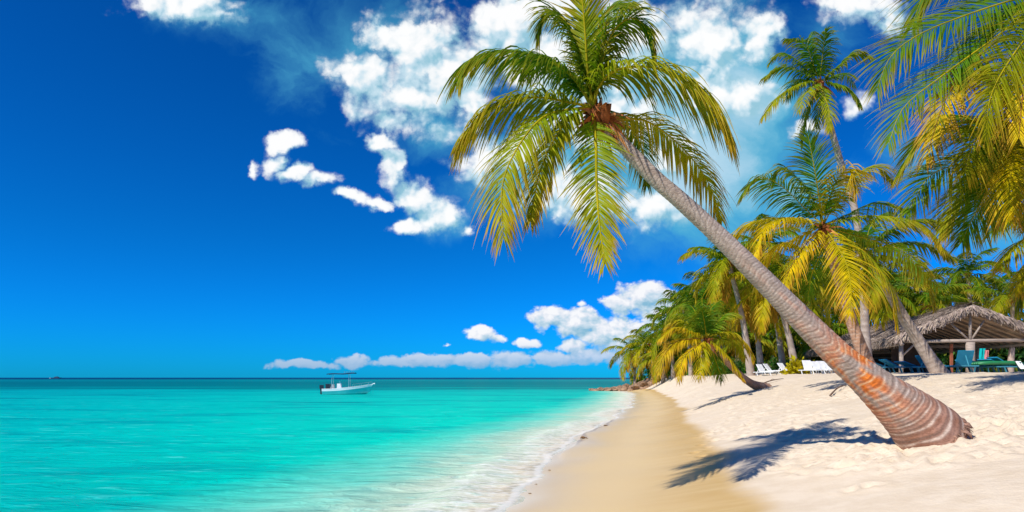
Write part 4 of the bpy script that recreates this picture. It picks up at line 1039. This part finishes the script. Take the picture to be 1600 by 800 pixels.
branch([(XY(1182, 31), .04), (XY(1202, 31.6), .12), (XY(1224, 32.4), .05)], .04, 'long thin dark strip lying on the sand at the foot of the short palm', 'root', 'palm_root')  # thin dark tube with a side twig, laid along the sand
g = random.Random(4); M_WEED = varied('dry_seaweed', (.20, .11, .045), .9, .2, .3, 20, .5)
wl_ = ['brown seaweed clump at the near end of the sand step', 'small seaweed scrap at the foam edge below the sand step', 'tiny seaweed bit on the wet sand near the bottom edge', 'seaweed scrap nearest to the bottom of the picture by the foam', 'thin seaweed strand along the upper part of the sand step']
for k, (Y, s) in enumerate([(18.6, .10), (13.0, .025), (11.3, .02), (10.4, .022), (23.5, .07)]):
    x0 = float(shore(np.array(Y)))+(.34 if k in (0, 4) else .12); mb = MB()
    for q in range(16):
        a = g.uniform(0, 6.28); l_ = s*g.uniform(.5, 1.4); p0 = (g.uniform(-s, s)*.4, g.uniform(-s, s)*.4, s*.1)
        mb.tube([p0, (p0[0]+math.cos(a)*l_*.5, p0[1]+math.sin(a)*l_*.5, s*g.uniform(.2, .5)), (p0[0]+math.cos(a)*l_, p0[1]+math.sin(a)*l_, .0)], [s*.12, s*.14, s*.05], 5)
    o = mb.build('seaweed_clump', M_WEED, None, True); o.location = (x0, Y, gz(x0, Y)+s*.08); tag(o, wl_[k], 'seaweed')

# ------------------------------------------------------------------ boat
M_HULL = varied('boat_gelcoat', (.90, .92, .92), .25, .5, .03, 2); M_AQUA = varied('boat_aqua', (.12, .72, .70), .3, .5, .05, 2); M_BLK = varied('boat_black', (.02, .022, .035), .4, .5, .2, 3)
M_CAN = varied('boat_canvas', (.015, .06, .12), .8, .2, .2, 3); M_STEEL = principled('boat_steel', (.7, .72, .72), .3, .5, .8)[0]; M_GREYV = varied('boat_seat', (.55, .56, .58), .5)
bt = root('motor_boat', (-19.0, 73, 0), 'small white open motor boat with a dark canopy frame anchored in shallow water', 'boat', rotz=R(4))
# hull sections along x: stern 0 .. bow 6.2
ns = 16; secs = []
for i in range(ns):
    u = i/(ns-1); x = -2.95 + 6.0*u + (.0)
    bw = .98*(1-max(0, (u-.45)/.55)**2.1)+.02; ch = bw*.80*(1-.35*max(0, u-.5)); sh = .62 + .52*u**2.0; kz = -.30 + .42*max(0, (u-.72)/.28)**2*1.3
    cz = .02+.22*u**2
    rake = .55*max(0, (u-.6)/.4)**1.5
    pr = [(x+rake, -bw, sh), (x+rake*.95, -bw*.97, sh-.20), (x+rake*.9, -bw*.98, sh-.24), (x+rake*.45, -ch, cz), (x+rake*.2-.2*max(0,u-.8), 0, kz)]
    pr = pr + [(a, -b_, c__) for a, b_, c__ in pr[-2::-1]]
    secs.append(pr)
bt.scale = (.84, .84, 1.0)
m = len(secs[0]); V_ = [p for s_ in secs for p in s_]
Fa = [(i*m+j, i*m+j+1, (i+1)*m+j+1, (i+1)*m+j) for i in range(ns-1) for j in range(m-1)]
Fu = [f_ for k, f_ in enumerate(Fa) if (k % (m-1)) in (0, 1, m-3, m-2)]; Fl = [f_ for k, f_ in enumerate(Fa) if (k % (m-1)) not in (0, 1, m-3, m-2)]
Fl.append(tuple(range(m)))
mk('hull', V_, Fu+Fl, [M_HULL, M_AQUA], bt, smooth=False)
ho = bt.children[0].data
for k, p_ in enumerate(ho.polygons): p_.material_index = 0 if k < len(Fu) else 1
ho.polygons[len(ho.polygons)-1].material_index = 0
# deck: fore deck and gunwale
dk_v = []; dk_f = []
for i in range(ns): 
    a = secs[i][0]; dk_v += [(a[0], a[1], a[2]+.005), (a[0], a[1]*.82, a[2]+.03), (a[0], -a[1]*.82, a[2]+.03), (a[0], -a[1], a[2]+.005)]
for i in range(ns-1):
    q = i*4; dk_f += [(q, q+1, q+5, q+4), (q+2, q+3, q+7, q+6)]
    if i >= 9: dk_f.append((q+1, q+2, q+6, q+5))
mk('gunwale', dk_v, dk_f, M_HULL, bt, smooth=False)
fl_v = []
for i in range(ns): a = secs[i]; fl_v += [(a[0][0]-.02, a[0][1]*.80, .22), (a[0][0]-.02, -a[0][1]*.80, .22)]
mk('cockpit_floor', fl_v, [(2*i, 2*i+1, 2*i+3, 2*i+2) for i in range(ns-2)], M_GREYV, bt, smooth=False)
mb = MB(); mb.box((-3.42, -.20, .62), (-2.92, .20, 1.06)); mb.box((-3.34, -.12, .0), (-3.02, .12, .62)); mb.box((-3.42, -.05, -.45), (-3.08, .05, .0)); mb.build('outboard_motor', M_BLK, bt)
mb = MB(); mb.box((-2.35, -.42, .24), (-1.75, .42, .86)); mb.box((-1.72, -.40, .24), (-1.5, .40, 1.12)); mb.build('helm_seat', M_GREYV, bt)
mb = MB(); mb.add([(-1.1,-.38,.24),(-.35,-.38,.24),(-.35,.38,.24),(-1.1,.38,.24),(-1.05,-.34,1.22),(-.62,-.34,1.22),(-.62,.34,1.22),(-1.05,.34,1.22)], [(0,3,2,1),(4,5,6,7),(0,1,5,4),(1,2,6,5),(2,3,7,6),(3,0,4,7)]); cs = mb.build('console', M_HULL, bt)
MB().bar((-.60, -.3, 1.2), (-.82, -.3, 1.55), .04).bar((-.60, .3, 1.2), (-.82, .3, 1.55), .04).bar((-.82, -.3, 1.55), (-.82, .3, 1.55), .04).build('windscreen', M_STEEL, cs)
MB().box((-2.55, -.5, .60), (-2.0, .5, 1.18)).build('cooler_box', M_BLK, bt)
for x, y in ((-1.75, -.6), (-1.75, .6), (.55, -.55), (.55, .55)):
    MB().tube([(x, y, .62), (x*.98, y*.98, 1.5), (x*.94, y*.9, 2.28)], .03, 6).build('canopy_pole', M_STEEL, bt)
V_, F_ = [], []
for i in range(13):
    for j in range(7):
        u = i/12; v = j/6-.5
        for o_ in (0, .05):
            pass
        V_.append((-2.35+3.7*u, v*1.7, 2.28+.10*u+.08*(1-(2*v)**2)+.03*math.sin(u*9)))
nV = len(V_); V_ += [(a, b_, c__-.05) for a, b_, c__ in V_]
for i in range(12):
    for j in range(6): q = i*7+j; F_.append((q, q+1, q+8, q+7)); F_.append((q+nV+7, q+nV+8, q+nV+1, q+nV))
for i in range(12): q = i*7; F_ += [(q+7, q, q+nV, q+nV+7), (q+6, q+13, q+nV+13, q+nV+6)]
for j in range(6): F_ += [(j, j+1, j+1+nV, j+nV), (84+j+1, 84+j, 84+j+nV, 84+j+1+nV)]
mk('canopy', V_, F_, M_CAN, bt)
for k in range(6):
    x = -.05+k*.22; MB().tube([(x, -.35+.13*k, 2.42), (x-.05, -.35+.13*k, 2.62)], .025, 5).build('rod_holder', M_STEEL, bt)
mb = MB(); rl = [secs[10][0], secs[12][0], secs[14][0], secs[15][0]]
mb.tube([(a, b_, c__+.28) for a, b_, c__ in rl]+[(a, -b_, c__+.28) for a, b_, c__ in rl[::-1]], .018, 5)
for a, b_, c__ in rl: mb.bar((a, b_, c__), (a, b_, c__+.28), .02); mb.bar((a, -b_, c__), (a, -b_, c__+.28), .02)
mb.build('bow_rail', M_STEEL, bt)
MB().tube([(3.5, 0, 1.05), (3.8, 0, 1.22), (3.95, 0, 1.2)], [.06, .05, .08], 6).build('bow_roller', M_HULL, bt)
# anchored far vessel on the horizon
M_FAR = varied('far_hull', (.03, .07, .13), .6); fb = root('distant_ship', (-713*1.5, 1500, 0), 'tiny dark low vessel on the far horizon at the left', 'ship'); fb.scale = (.8, .8, .7)
mb = MB(); mb.add([(-13,-3,0),(12,-3,0),(15,0,0),(12,3,0),(-13,3,0),(-13.5,-3.4,2.2),(13.5,-3.4,2.6),(18,0,3.2),(13.5,3.4,2.6),(-13.5,3.4,2.2)], [(4,3,2,1,0),(5,6,7,8,9),(0,1,6,5),(1,2,7,6),(2,3,8,7),(3,4,9,8),(4,0,5,9)]); mb.build('hull', M_FAR, fb)
mb = MB(); mb.box((-4, -2.4, 2.4), (9, 2.4, 4.8)); mb.box((0, -2, 4.8), (6, 2, 6.3)); mb.build('superstructure', M_FAR, fb)
MB().box((-17, -2, .3), (-13.6, 2, 1.6)).build('stern_platform', M_HULL, fb)
